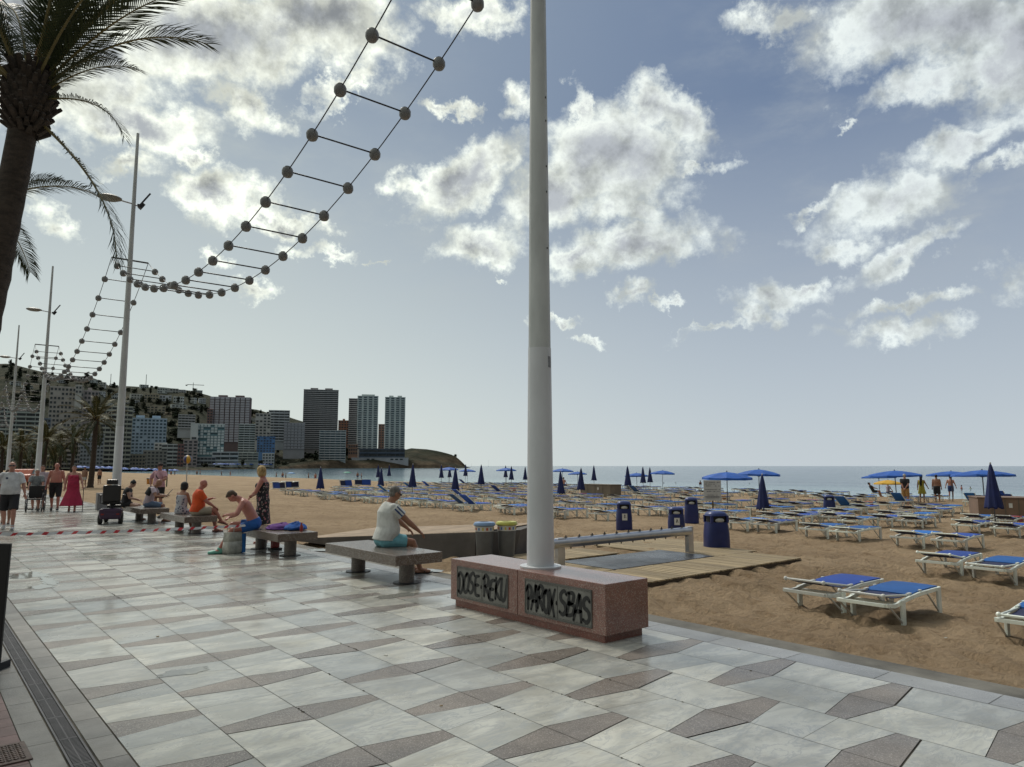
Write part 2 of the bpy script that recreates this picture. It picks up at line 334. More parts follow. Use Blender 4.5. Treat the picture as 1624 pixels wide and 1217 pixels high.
# ---------------------------------------------------------------- ground
XK = [1.16+.5565*k for k in range(10)]
XL, XR = XK[0], XK[9]
def paving():
    rnd = random.Random(3)
    ma, gr = MB(), MB(); g = .0028; P_ = .97
    base = MB().add([(XL-.6, -6, -.006), (XR+.3, -6, -.006), (XR+.3, 130, -.006), (XL-.6, 130, -.006)], [(0, 1, 2, 3)])
    structure(base.build('paving_joints', M('dirty joint', (.075, .066, .052), .9, .6, 2.5)))
    for k in range(9):
        x0, x1 = XK[k]+g, XK[k+1]-g
        even = k % 2 == 0                    # widest edge of the grey lozenge lies on even joints
        cen = k if even else k+1
        ph = .0 if (cen//2) % 2 == 0 else .5
        h0, h1 = (.165, .07) if even else (.07, .165)
        n = -7
        while True:
            y = 3.56+(n+ph-.02)*P_; n += 1
            if y > 128: break
            sk = rnd.uniform(-.012, .012)
            gr.add([(x0, y-h0+sk, 0), (x1, y-h1+sk, 0), (x1, y+h1+sk, 0), (x0, y+h0+sk, 0)], [(0, 1, 2, 3)])
            a0, a1, b0, b1 = y+h0+sk+2*g, y+h1+sk+2*g, y+P_-h0-2*g, y+P_-h1-2*g
            r = rnd.random()
            if r < .22 and y < 40:      # a slab cut in two, with a slanting joint
                t = rnd.uniform(.35, .65); q = rnd.uniform(-.12, .12)
                m0, m1 = a0+(b0-a0)*(t+q), a1+(b1-a1)*(t-q)
                ma.add([(x0, a0, 0), (x1, a1, 0), (x1, m1-g*.6, 0), (x0, m0-g*.6, 0)], [(0, 1, 2, 3)])
                ma.add([(x0, m0+g*.6, 0), (x1, m1+g*.6, 0), (x1, b1, 0), (x0, b0, 0)], [(0, 1, 2, 3)])
            else: ma.add([(x0, a0, 0), (x1, a1, 0), (x1, b1, 0), (x0, b0, 0)], [(0, 1, 2, 3)])
    mo = ma.build('paving_marble', marble()); structure(mo)
    go = gr.build('paving_granite', M('grey brown granite paving', (.185, .160, .140), .45, .18, 3, .15, 90, isl=.14, wet=.22, fleck=.35, fs=160)); structure(go)
    # grey granite border and kerb on the beach side, then the concrete edge
    bd = MB(); y = -6
    while y < 130:
        l = .8+rnd.uniform(-.02, .02); bd.add([(XR+.006, y, 0), (XR+.33, y, 0), (XR+.33, y+l-.006, 0), (XR+.006, y+l-.006, 0)], [(0, 1, 2, 3)]); y += l
    structure(bd.build('kerb_slabs', M('kerb granite', (.27, .275, .28), .4, .16, 2, .1, 70, isl=.16, wet=.2, fleck=.2)))
    cs = MB().box(((XR+.34+6.86)/2, 62, -.25), (6.86-XR-.34, 136, .47))
    structure(cs.build('concrete_edge', M('edge concrete', (.10, .092, .075), .7, .3, 1.5, .4, 40, rgb2=(.14, .13, .11)), bev=.01))
    # left border: slabs, drain, slabs, red pavers
    lb = MB(); y = -3
    while y < 130:
        l = .42; lb.add([(1.0, y, 0), (XL-.008, y, 0), (XL-.008, y+l-.006, 0), (1.0, y+l-.006, 0)], [(0, 1, 2, 3)]); y += l
    y = -3
    while y < 130:
        l = .5; lb.add([(.685, y, 0), (.845, y, 0), (.845, y+l-.006, 0), (.685, y+l-.006, 0)], [(0, 1, 2, 3)]); y += l
    structure(lb.build('border_slabs', M('border stone', (.16, .155, .145), .5, .3, 2, .3, 60, isl=.3, wet=.15)))
    rp = MB(); y = -3
    while y < 130:
        for j in range(8):
            x1 = .679-j*.2; o = .1*(j % 2)
            rp.add([(x1-.194, y+o, 0), (x1, y+o, 0), (x1, y+o+.194, 0), (x1-.194, y+o+.194, 0)], [(0, 1, 2, 3)])
        y += .2
        if y > 40: break
    structure(rp.build('red_paving', M('red brown pavers', (.125, .072, .07), .55, .2, 3, .25, 60, isl=.22)))
    gs = MB().add([(-900, -200, -.02), (6.3, -200, -.02), (6.3, 420, -.02), (-900, 420, -.02)], [(0, 1, 2, 3)])
    structure(gs.build('ground', M('town ground', (.13, .115, .10), .85, .2, .3)))
paving()
def drain():
    t = thing('drain_channel', (.92, 0, 0), 0, 'dark metal drain channel with slotted covers running along the left edge of the marble paving', 'drain')
    b = MB(); y = -3
    b.box((-.058, 20, -.03), (.012, 46, .066)); b.box((.058, 20, -.03), (.012, 46, .066)); b.build('frame', M('drain steel', (.07, .065, .07), .35, .2, 3, metal=.7), t)
    g = MB()
    while y < 40:
        for k in range(22): g.box((-.024, y+.02+k*.0225, -.004), (.046, .012, .008)); g.box((.026, y+.02+k*.0225, -.004), (.046, .012, .008))
        g.box((.0, y+.25, -.005), (.008, .495, .008)); g.box((0, y+.004, -.004), (.1, .008, .009)); y += .5
    g.build('grate', M('drain steel', (1, 1, 1)), t)
    tag(t.children[0], 'two plain rails either side of the grate')
drain()
def manhole():
    t = thing('manhole_cover', (.52, 5.42, .004), .02, 'small rusty square manhole cover set in the red pavers at the lower left', 'manhole cover')
    MB().box((0, 0, .0), (.36, .36, .012)).build('frame', M('rusty iron', (.09, .06, .05), .6, .4, 12, .3, 80), t, bev=.003)
    g = MB()
    for i in range(9):
        for j in range(9): g.box((-.136+i*.034, -.136+j*.034, .008), (.02, .02, .008), .78)
    g.build('tread', M('rusty iron', (1, 1, 1)), t)
manhole()
def beach():
    rnd = random.Random(5)
    xs = [6.84+.11*i for i in range(100)]; x = xs[-1]; st = .11
    while x < 112: st *= 1.13; x += min(st, 4); xs.append(x)
    ys = [-12+1.*i for i in range(10)]+[-2+.12*i for i in range(120)]; y = ys[-1]; st = .12
    while y < 440: st *= 1.1; y += min(st, 9); ys.append(y)
    from mathutils import noise as N
    V = []
    for y in ys:
        for x in xs:
            z = zs(x, y)
            a = N.noise(Vector((x*1.1, y*1.1, 0)))*.035+N.noise(Vector((x*2.9, y*2.9, 5)))*.06-max(0, N.noise(Vector((x*4.4, y*4.4, 2)))-.08)*.20+N.noise(Vector((x*8, y*8, 9)))*.016
            k = min(1, max(0, (x-6.84)/.5))
            z += a*k
            if 6.7 < x < 9.6 and 2.5 < y < 8: z += .06*k*max(0, 1-abs(x-8)/1.5)*N.noise(Vector((x*.9, y*.9, 3)))
            V.append((x, y, z))
    n = len(xs); fs = [(j*n+i, j*n+i+1, (j+1)*n+i+1, (j+1)*n+i) for j in range(len(ys)-1) for i in range(n-1)]
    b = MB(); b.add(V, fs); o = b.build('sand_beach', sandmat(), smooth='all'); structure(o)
    structure(MB().add([(60, -9000, -1.5), (9000, -9000, -1.5), (9000, 9000, -1.5), (-9000, 9000, -1.5), (-9000, 345, -1.5), (60, 345, -1.5)], [(0, 1, 2, 3, 4, 5)]).build('sea', seamat()))
beach()

def puddles():
    rnd = random.Random(12); m = bpy.data.materials.new('puddle water'); m.use_nodes = True; b = m.node_tree.nodes['Principled BSDF']
    b.inputs['Base Color'].default_value = (.22, .22, .20, 1); b.inputs['Roughness'].default_value = .04
    for u, v, rx, ry in ((45, 913, .26, .38), (78, 922, .10, .45), (66, 931, .16, .2), (292, 1066, .20, .10), (505, 872, .2, .3), (690, 905, .12, .2), (630, 945, .3, .15)):
        p = G(u, v, 0); n = 26; P = [(p.x+rx*cos(2*pi*k/n)*(1+.28*sin(3*k*.7+u)+rnd.uniform(-.1, .1)), p.y+ry*sin(2*pi*k/n)*(1+.25*cos(2*k*.5+v)+rnd.uniform(-.1, .1)), .0025) for k in range(n)]
        structure(MB().add([(p.x, p.y, .003)]+P, [(0, k+1, (k+1) % n+1) for k in range(n)]).build('puddle', m))
puddles()

def joint_weeds():
    rnd = random.Random(9); b = MB()
    for i in range(900):
        y = rnd.uniform(1.5, 22); k = rnd.choice((1, 2, 3, 4, 5, 6, 7, 8)); x = XK[k]
        if NZ0(Vector((k*3.1, y*.9, 0))) < .12: continue
        s_ = rnd.uniform(.002, .008); q = rnd.uniform(0, 3); b.box((x+rnd.uniform(-.006, .006), y, .002), (s_*1.2, s_*rnd.uniform(1, 4), .004), q*.2)
    o = b.build('joint_moss', M('moss and grit', (.035, .036, .02), .95, .5, 30)); tag(o, kind='stuff')
from mathutils import noise as _nz
NZ0 = _nz.noise
joint_weeds()
# ---------------------------------------------------------------- street furniture
PINK = M('pink terrazzo', (.255, .125, .10), .13, .12, 5, .1, 90, fleck=.4, fs=150)
PINK2 = M('red terrazzo plinth', (.23, .085, .062), .35, .15, 5, .1, 90, fleck=.25, fs=130)
WHITE = M('white painted steel', (.60, .61, .635), .28, .07, 2.5, .04, 30, stretch=(1, 1, .4))
STEEL = M('stainless steel', (.50, .50, .52), .28, .1, 4, .1, 40, metal=.9)
DARK = M('dark metal', (.045, .045, .05), .4, .2, 4, metal=.4)
GSTONE = M('brown granite bench', (.125, .090, .070), .22, .15, 5, .12, 80, fleck=.65, fs=170)
BLACK = M('black spray paint', (.008, .008, .009), .45, .1, 9)
GLYPH = { # strokes on a 0..1 by 0..1 cell, drawn by hand
 'D': [[(.1, .95), (.22, .5), (.12, .05)], [(-.05, .8), (.35, 1.), (.85, .75), (.8, .3), (.4, .0), (.0, .1)]],
 'O': [[(.55, .95), (.2, .8), (.1, .4), (.3, .05), (.7, .08), (.9, .5), (.75, .88), (.45, .95), (.35, .8)]],
 'S': [[(.9, .85), (.6, 1.), (.2, .85), (.25, .6), (.7, .45), (.85, .2), (.5, .0), (.05, .1)]],
 'E': [[(.85, .95), (.3, .88), (.15, .5), (.25, .05), (.85, .02)], [(.2, .5), (.75, .52)]],
 'R': [[(.15, .0), (.2, .95)], [(-.02, .8), (.4, 1.), (.85, .85), (.7, .55), (.25, .48)], [(.35, .5), (.95, -.05)]],
 'K': [[(.2, 1.), (.15, .0)], [(.85, 1.), (.2, .45), (.9, .0)]],
 'U': [[(.12, 1.), (.1, .4), (.3, .02), (.7, .05), (.85, .5), (.9, 1.)]],
 'P': [[(.2, .95), (.25, .5), (.2, -.05)], [(-.05, .75), (.35, 1.), (.85, .85), (.75, .5), (.25, .42)]],
 'A': [[(.0, -.02), (.45, 1.), (.55, .95), (.95, -.05)], [(.1, .35), (.85, .4)]],
 'X': [[(.05, 1.), (.95, -.1)], [(.95, 1.05), (.05, -.05)]],
 'B': [[(.2, .95), (.15, .02)], [(.0, .95), (.7, .95), (.7, .6), (.2, .52), (.9, .45), (.85, .1), (.1, .0)]],
 '.': [[(.35, .45), (.5, .42), (.45, .52)]]}
def smoothline(p, k=5):
    out = []
    for i in range(len(p)-1):
        a, b, c, d = p[max(i-1, 0)], p[i], p[i+1], p[min(i+2, len(p)-1)]
        for j in range(k):
            t = j/k
            out.append(tuple(.5*(2*b[q]+(c[q]-a[q])*t+(2*a[q]-5*b[q]+4*c[q]-d[q])*t*t+(3*b[q]-a[q]-3*c[q]+d[q])*t**3) for q in (0, 1)))
    out.append(p[-1]); return out
def lettering(b, word, x, y0, y1, z0, z1, r, slant=.08, rnd=None):   # on a plane X = x facing -X, running from y0 to y1 (y falling)
    wsum = sum(.4 if c == '.' else 1. for c in word); cy = y0; cw = (y1-y0)/wsum
    for ch in word:
        w = cw*(.4 if ch == '.' else 1.); slant = (rnd.uniform(-.1, .4) if rnd else 0)
        zo = rnd.uniform(-.02, .02) if rnd else 0
        for st in GLYPH[ch]:
            pts = smoothline(st) if len(st) > 2 else [st[0], ((st[0][0]+st[1][0])/2+.03, (st[0][1]+st[1][1])/2), st[1]]
            P3 = [(x, cy+w*(-.02+1.06*px+slant*(pz-.5)), z0+zo+(z1-z0)*pz) for px, pz in pts]
            n = len(P3); rr = [r*(1.-.35*abs(2*i/(n-1)-1)**3)*(1+.15*(rnd.random() if rnd else 0)) for i in range(n)]
            V = []; Fc = []
            for i, p in enumerate(P3):           # a flat ribbon of paint, 1 mm thick
                a = Vector(P3[max(i-1, 0)]); c = Vector(P3[min(i+1, n-1)]); dd = (c-a).normalized(); nn = Vector((0, -dd.z, dd.y))
                for s_ in (-1, 1): V.append(Vector(p)+nn*rr[i]*s_); 
            for i in range(n-1): Fc.append((2*i, 2*i+1, 2*i+3, 2*i+2))
            b.add(V, Fc)
            for e in (0, -1): b.add([Vector(P3[e])+Vector((0, rr[e]*cos(k*pi/4), rr[e]*sin(k*pi/4))) for k in range(8)], [tuple(range(8))])
        cy += w
def lamp_base():
    t = thing('pole_base_block', (5.64, 6.26, 0), 0, 'long pink terrazzo block with two graffiti covered hatches around the nearest white pole', 'plinth')
    # two blocks with a fine joint between
    for (y0, y1) in ((-1.305, .015), (.023, 1.30)):
        MB().box((0, (y0+y1)/2, .325), (.64, y1-y0, .49)).build('block', PINK, t, bev=.006)
    MB().box((0, 0, .039), (.56, 2.5, .09)).build('foot', PINK2, t)
    rnd = random.Random(4)
    for (y0, y1, words) in ((1.155, .175, ('DOSE', 'REKU')), (-.12, -1.13, ('PAROX', 'SBAS'))):
        pm = M('grey hatch steel', (.20, .195, .18), .5, .2, 5, .15, 60, metal=.3)
        p = MB().box((-.3215, (y0+y1)/2, .31), (.012, abs(y1-y0), .37)).build('hatch', pm, t, bev=.003)
        fr = MB()
        for z in (.13, .49): fr.box((-.331, (y0+y1)/2, z), (.008, abs(y1-y0)-.01, .012))
        for y in (y0, y1): fr.box((-.3305, y+(.006 if y == y1 else -.006), .31), (.006, .012, .345))
        for i in range(26): fr.box((-.3335, y0+(y1-y0)*(i+.5)/26, .472), (.004, .018, .004)); fr.box((-.3335, y0+(y1-y0)*(i+.5)/26, .150), (.004, .018, .004))
        fr.box((-.3290, (y0+y1)/2-.01, .31), (.003, .005, .33))
        fr.build('frame', M('hatch rim', (.12, .118, .11), .5, .2, 5, metal=.4), p)
        gb = MB(); L_ = y1-y0
        lettering(gb, words[0], -.3300, y0+L_*.03, y0+L_*.47, .195, .435, .0205, rnd=rnd)
        lettering(gb, '.', -.3300, y0+L_*.47, y0+L_*.53, .18, .44, .014)
        lettering(gb, words[1], -.3300, y0+L_*.54, y0+L_*.98, .19, .43, .0215, rnd=rnd)
        gb.build('graffiti', BLACK, p, label='black sprayed tags on the metal hatch')
lamp_base()
def lamp_post(x, y, z0, label, near=False, zl=11.2, zb=9.1, top=13.9):
    t = thing('street_lamp', (x, y, 0), 0, label, 'lamp post', 'white lamp poles along the promenade')
    n = 12; r0 = .168 if near else .16
    def rr(z): return r0+(.052-r0)*min(1, (z/top))**.92
    prof = [(rr(z), z) for z in (z0, 2.0, 3.1)]
    MB().lathe(prof, n).build('lower_pole', WHITE, t, smooth=True)
    prof = [(rr(z)*.965, z) for z in (3.1, 4., 6., 8., 10., 12., top)]
    MB().lathe(prof, n).build('upper_pole', M('weathered pole steel', (.49, .505, .50), .42, .18, 2, .08, 30, stretch=(1, 1, .3)), t, smooth=True)
    MB().lathe([(r0+.07, z0+.0005), (r0+.07, z0+.018), (r0+.01, z0+.022)], 24).build('base_flange', WHITE, t, smooth=True)
    if near:
        d = MB()
        for z in (4.3, 5.0, 5.32, 5.9, 6.2): MB().box((.02, -rr(z)*.955, z), (.018, .012, .018), YAW).build('bolt_hole', DARK, t)
        s = MB(); a = atan2(-6.26, -5.64)+.95
        q = Vector((cos(a), sin(a), 0))*(rr(2.9)*.975)
        s.box(q+Vector((0, 0, 2.93)), (.006, .05, .13), a); s.build('number_plate', M('grey sticker', (.22, .23, .25), .5, .3, 60, stretch=(1, 1, 3)), t)
    MB().tube([(-.60, 0, zb), (.60, 0, zb)], .03, 8).build('crossbar', DARK, t, smooth=True)
    arm = MB().tube([(0, 0, zl), (-.42, 0, zl+.04)], .028, 8).build('lamp_arm', STEEL, t, smooth=True)
    hd = MB().lathe([(.01, -.10), (.24, -.085), (.39, -.02), (.40, .02), (.28, .075), (.05, .11)], 20)
    h = hd.build('lamp_head', M('lamp head grey', (.20, .20, .18), .5, .15, 3), arm, smooth=True, loc=(-.78, 0, zl+.05)); h.scale = (1, .8, 1.)
    fl = MB().box((.17, 0, zl+.0), (.10, .10, .06)).tube([(.05, 0, zl-.03), (.2, 0, zl-.03)], .02, 6)
    f = fl.build('floodlight_bracket', DARK, t)
    m = Matrix.Rotation(R(-58), 3, 'Y')
    MB().box((.34, 0, zl+.22), (.62, .30, .06), mat=m).build('floodlight', DARK, f)
    MB().box((.27, 0, zl-.02), (.2, .22, .12), mat=m).build('floodlight_housing', DARK, f)
    return t
lamp_post(5.67, 6.28, .57, 'nearest tall white pole, rising from the pink terrazzo block', True, zb=10.05)
lamp_post(5.70, 28.35, 0, 'tall white lamp pole behind the mobility scooter, second from the camera')
lamp_post(5.92, 50, 0, 'tall white lamp pole behind the people with the wheelchair, third from the camera', zb=8.8, zl=10.8, top=13.6)
lamp_post(6.45, 72, 0, 'farthest white lamp pole, close to the left edge of the picture', zb=8.6, zl=10.6, top=13.4)
BEAD = M('bead plastic', (.20, .20, .198), .45, .15, 12, .05, 30)
CAP = M('bead cap', (.06, .06, .055), .5, .2, 6)
def bead_meshes():
    b = MB().lathe([(.03, -.125), (.085, -.105), (.122, -.045), (.125, .04), (.10, .095), (.05, .115)], 12)
    return b
def festoon(y0, z0, y1, z1, zm, xa, xb, xa1, xb1, n, label, dens=True):
    t = thing('hanging_light_ladder', (0, y0, 0), 0, label, 'hanging lights', 'ladders of round lamps slung between the poles')
    L_ = y1-y0
    # parabola through both ends with the lowest point zm
    s0, s1 = sqrt(z0-zm), sqrt(z1-zm); ym = L_*s0/(s0+s1); a = (z0-zm)/ym**2
    zz = lambda y: zm+a*(y-ym)**2
    for (p, q) in ((xa, xa1), (xb, xb1)):
        pts = [(p+(q-p)*k/40, L_*k/40, zz(L_*k/40)) for k in range(41)]
        MB().tube(pts, .011, 5).build('cable', DARK, t, smooth='all')
    proto = cp = rg = None
    for i in range(1, n):
        y = L_*i/n; d = 2*a*(y-ym); f = i/n
        A = Vector((xa+(xa1-xa)*f, y, zz(y))); B = Vector((xb+(xb1-xb)*f, y, zz(y)))
        if rg is None: rg = MB().tube([(0, 0, 0), (B.x-A.x, 0, 0)], .016, 6).build('rung', DARK, t, smooth='all'); o = rg
        else: o = rg.copy(); COL.objects.link(o)
        o.location = A
        for q in (A, B):
            if proto is None:
                proto = bead_meshes().build('lamp', BEAD, t, smooth=True); cp = MB().lathe([(.055, .085), (.06, .13), (.02, .145)], 10).build('cap', CAP, proto, smooth=True); o = proto
            else:
                o = proto.copy(); COL.objects.link(o); c2 = cp.copy(); COL.objects.link(c2); c2.parent = o
            o.location = q-Vector((0, 0, .02))
            o.rotation_euler = (random.uniform(-.08, .08), random.uniform(-.08, .08), random.uniform(0, 1)); o.scale = (.84,)*3
festoon(6.28, 10.05, 28.35, 9.1, 6.36, 5.05, 6.30, 5.10, 6.30, 21, 'nearest ladder of grey round lamps, sagging across the upper left sky')
festoon(28.35, 9.1, 50, 8.8, 5.85, 5.10, 6.30, 5.32, 6.52, 21, 'ladder of round lamps sagging between the second and the third pole')
festoon(50, 8.8, 72, 8.6, 5.6, 5.32, 6.52, 5.85, 7.05, 21, 'ladder of round lamps sagging between the third and the farthest pole')
festoon(72, 8.6, 94, 8.4, 5.4, 5.85, 7.05, 6.4, 7.6, 21, 'farthest ladder of round lamps, in front of the blocks at the left edge')
# benches
def bench():
    t = thing('stone_bench', (5.83, 10.2, 0), 0, '', 'bench', 'granite slab benches along the kerb')
    MB().box((0, 0, .375), (.80, 2.25, .15)).build('seat', GSTONE, t, bev=.008)
    for y in (-.78, .72):
        l = MB().lathe([(.115, .008), (.115, .302)], 20, (0, y, 0)).build('leg', M('bench leg stone', (.15, .125, .11), .4, .2, 6, .15, 60, fleck=.4), t, smooth=True)
        MB().lathe([(.20, .001), (.20, .012), (.12, .014)], 24, (0, y, 0)).build('base_ring', DARK, l, smooth=True)
    return t
BL = ['stone slab bench with the man in the white shirt on it, nearest of the benches', 'stone slab bench with the purple and blue towels and the sunburnt man on it',
      'stone slab bench with the man in the orange shirt on it', 'stone slab bench with the man reading a newspaper on it']
b0 = bench()
for i, (y, l) in enumerate(zip((10.2, 14.45, 20.35, 24.75), BL)):
    o = b0 if i == 0 else copy_tree(b0)
    o.location = (5.83, y, 0); o['label'] = l
# litter bins with coloured lids
def small_bin(x, y, z, col, name, label):
    t = thing('litter_bin', (x, y, z), .3, label, 'bin', 'pair of grey bins by the ramp')
    MB().lathe([(.145, 0), (.152, .02), (.175, .48), (.178, .60)], 28).build('body', M('grey bin plastic', (.12, .125, .13), .5, .1, 6, .05, 40), t, smooth=True)
    l = MB().lathe([(.085, .59), (.19, .59), (.212, .605), (.212, .63), (.19, .66), (.10, .665), (.09, .64), (.085, .60)], 28, cap=False).build('lid', M(name, col, .4, .08, 5), t, smooth=True)
    MB().lathe([(.086, .62), (.001, .62)], 20).build('opening', M('bin inside', (.01, .01, .012), .8), l)
    b = MB().lathe([(.1805, .49), (.1825, .585)], 28, cap=False).build('label_band', M('white label', (.62, .62, .60), .5, .05, 5), t, smooth=True)
    s = MB(); c = []
    for k in range(14):
        a = 2*pi*k/14; r = .1835; s.cur = (0, 1, 2)[k % 3]
        q = Vector((cos(a)*r, sin(a)*r, .537)); s.box(q, (.002, .03 if k % 3 else .04, .05), a)
    s.build('pictogram', [M('sticker red', (.5, .09, .04), .5), M('sticker blue', (.05, .16, .42), .5), M('sticker yellow', (.55, .45, .05), .5)], b)
small_bin(8.66, 11.2, -.02, (.20, .31, .50), 'blue lid', 'grey litter bin with a blue lid by the dark side of the ramp')
small_bin(9.10, 11.06, -.02, (.50, .49, .10), 'yellow lid', 'grey litter bin with a yellow lid by the dark side of the ramp')
# ramp on to the beach
def ramp():
    b = MB()
    V = [(7.25, 16.6, -.05), (8.66, 11.5, -.2), (9.6, 11.45, -.2), (11.0, 12.4, -.3), (10.2, 18.2, -.3), (7.25, 16.6, .01), (8.66, 11.5, .42), (9.75, 11.4, .42), (11.2, 12.4, .42), (10.2, 18.2, .0)]
    b.add(V, [(5, 6, 7, 8), (5, 8, 9), (0, 1, 6, 5), (1, 2, 7, 6), (2, 3, 8, 7), (3, 4, 9, 8), (4, 0, 5, 9), (0, 4, 3, 2, 1)])
    t = thing('beach_ramp', (0, 0, 0), 0, 'low ramp with a dark concrete side and a sandy boarded top behind the first bench', 'ramp')
    b.build('side_wall', M('dark concrete', (.10, .09, .085), .75, .25, 1.6, .3, 40), t)
    d = MB()
    A, Bq, C, Dd = Vector((7.28, 16.55, .018)), Vector((8.72, 11.5, .432)), Vector((11.15, 12.45, .432)), Vector((10.15, 18.1, .014))
    n = 42
    for i in range(n):
        f0, f1 = (i+.06)/n, (i+.94)/n
        p = [A.lerp(Bq, f0), A.lerp(Bq, f1), Dd.lerp(C, f1), Dd.lerp(C, f0)]
        d.add(p+[q-Vector((0, 0, .012)) for q in p], [(0, 1, 2, 3), (4, 7, 6, 5), (0, 4, 5, 1), (2, 6, 7, 3), (1, 5, 6, 2), (0, 3, 7, 4)])
    d.build('deck', M('sandy boards', (.36, .27, .19), .8, .2, 2, .3, 40, isl=.12), t)
ramp()
WOOD = M('pale wood slats', (.33, .255, .155), .75, .2, 2.5, .3, 60, isl=.22, stretch=(1, .2, 1))
def walkway(x0, x1, y0, y1, z, label, hole=None, along='X'):
    t = thing('wooden_walkway', (x0, y0, z), 0, label, 'walkway', 'pale slatted walkways on the sand')
    s = MB(); rnd = random.Random(int(x0*10+y0))
    L_, Wd = x1-x0, y1-y0; k = 0
    n = int(L_/.075)
    for i in range(n):
        x = (i+.5)*L_/n
        s.box((x, Wd/2+rnd.uniform(-.012, .012), .012+rnd.uniform(-.002, .002)), (L_/n-.014, Wd, .022))
    s.build('slats', WOOD, t)
    r = MB()
    for f in (.08, .5, .92): r.box((L_/2, Wd*f, -.012), (L_, .06, .024))
    r.build('runner', M('dark runner', (.05, .035, .025), .8), t)
    if label.startswith('nearest'):
        MB().box((L_/2, .02, -.045), (L_, .035, .07)).build('edge_board', M('dark edge board', (.06, .04, .025), .8, .3, 4), t)
walkway(6.9, 13.45, 7.36, 8.55, -.07, 'nearest strip of pale slatted walkway, with a dark front edge')
walkway(6.9, 9.42, 8.57, 10.2, -.068, 'pale slatted walkway between the white pole and the dark mat')
walkway(12.36, 13.85, 8.57, 10.05, -.072, 'pale slatted walkway piece at the right end of the dark mat')
walkway(8.5, 11.4, 10.22, 11.38, -.08, 'pale slatted walkway behind the dark mat, left part')
walkway(12.2, 14.7, 10.07, 11.7, -.10, 'pale slatted walkway leading off behind the shower pipe towards the blue bins')
def mat():
    b = MB()
    for i in range(5):
        b.box((9.44+.58*(i+.5), 9.25, -.055), (.575, 1.36, .03))
    o = b.build('rubber_mat', M('dark wet mat', (.03, .03, .034), .4, .25, 5, .4, 60, wet=.15), bev=.004); tag(o, 'dark grey wet mat laid among the pale slats under the shower pipe', 'mat')
mat()
def shower_rail():
    t = thing('foot_shower', (10.6, 9.3, -.08), 0, 'long horizontal stainless steel foot shower pipe with small nozzles on a flat post', 'foot shower')
    MB().tube([(-1.95, 0, .46), (1.93, 0, .46)], .085, 20).build('pipe', STEEL, t, smooth=True)
    for x in (-1.75, 1.93):
        MB().box((x, 0, .235), (.17, .10, .63)).build('post', STEEL, t, bev=.012)
    for i in range(11):
        n = MB(); x = -1.6+i*.33
        n.tube([(x, 0, .535), (x, -.0, .565), (x-.03, -.03, .585)], .012, 6).tube([(x-.035, 0, .555), (x+.035, 0, .555)], .008, 5)
        n.tube([(x+.1, -.02, .38), (x+.1, -.02, .35)], .012, 6); n.build('nozzle', DARK, t)
shower_rail()
BBLUE = M('bin blue plastic', (.012, .022, .12), .35, .15, 3, .05, 30)
def beach_bin(i, x, y, h, rz, label, sticker):
    t = thing('beach_bin', (x, y, zs(x, y)-.02), rz, label, 'bin', 'tall dark blue rounded bins on the sand')
    k = h/.9
    def ring(r, z, n=28):
        out = []
        for j in range(n):
            a = 2*pi*j/n; c, s = cos(a), sin(a); e = 3.2
            q = r/((abs(c)**e+abs(s)**e)**(1/e)); out.append(Vector((q*c, q*s*.86, z*k)))
        return out
    MB().loft([ring(.265, 0), ring(.27, .05), ring(.262, .4), ring(.235, .66)]).build('body', BBLUE, t, smooth=True)
    MB().loft([ring(.20, .655), ring(.20, .80)]).build('opening', M('bin inside', (1, 1, 1)), t)
    MB().loft([ring(.232, .80), ring(.225, .84), ring(.18, .885), ring(.08, .905)]).build('lid', M('bin lid blue', (.03, .05, .19), .35, .15, 3), t, smooth=True)
    for sx, sy in ((1, 1), (-1, 1), (-1, -1), (1, -1)): MB().box((sx*.185, sy*.158, .73*k), (.06, .05, .17*k)).build('pillar', BBLUE, t, bev=.01)
    MB().ball((.0, -.15, .70*k), (.12, .05, .06)).build('liner', M('bin bag', (.45, .45, .42), .5, .1, 8), t, smooth='all')
    if sticker:
        b = MB().box((0, -.2335, .42*k), (.17, .004, .22), mat=Matrix.Rotation(R(-3), 3, 'X')).build('sticker', M('white label', (1, 1, 1)), t)
        m = MB(); m.ball((.0, -.2385, .47*k), (.02, .002, .022)); m.box((-.0, -.2385, .425*k), (.02, .003, .06), mat=Matrix.Rotation(.5, 3, 'Y')); m.box((.03, -.238, .40*k), (.05, .003, .012)); m.box((-.02, -.2385, .40*k), (.012, .003, .06)); m.build('pictogram', BLACK, b)
    return t
def face(x, y): return -atan2(x, y)     # turn local -Y towards the camera
bins = [(990, 840, .96, 'dark blue beach bin with a white badge, leftmost of the beach bins', 1), (1137, 873, .87, 'nearest dark blue beach bin, right of the shower pipe post', 0),
        (1097, 829, .97, 'dark blue beach bin without sticker between the shower pipe and the price board', 0), (1073, 845, .83, 'dark blue beach bin with a white square sticker above the shower pipe end', 1),
        (1316, 815, .88, 'farthest dark blue beach bin, among the loungers on the right', 0)]
for i, (u, v, h, l, s) in enumerate(bins):
    p = G(u, v); beach_bin(i, p.x, p.y, h, face(p.x, p.y)+(.5 if i == 1 else .1), l, s)
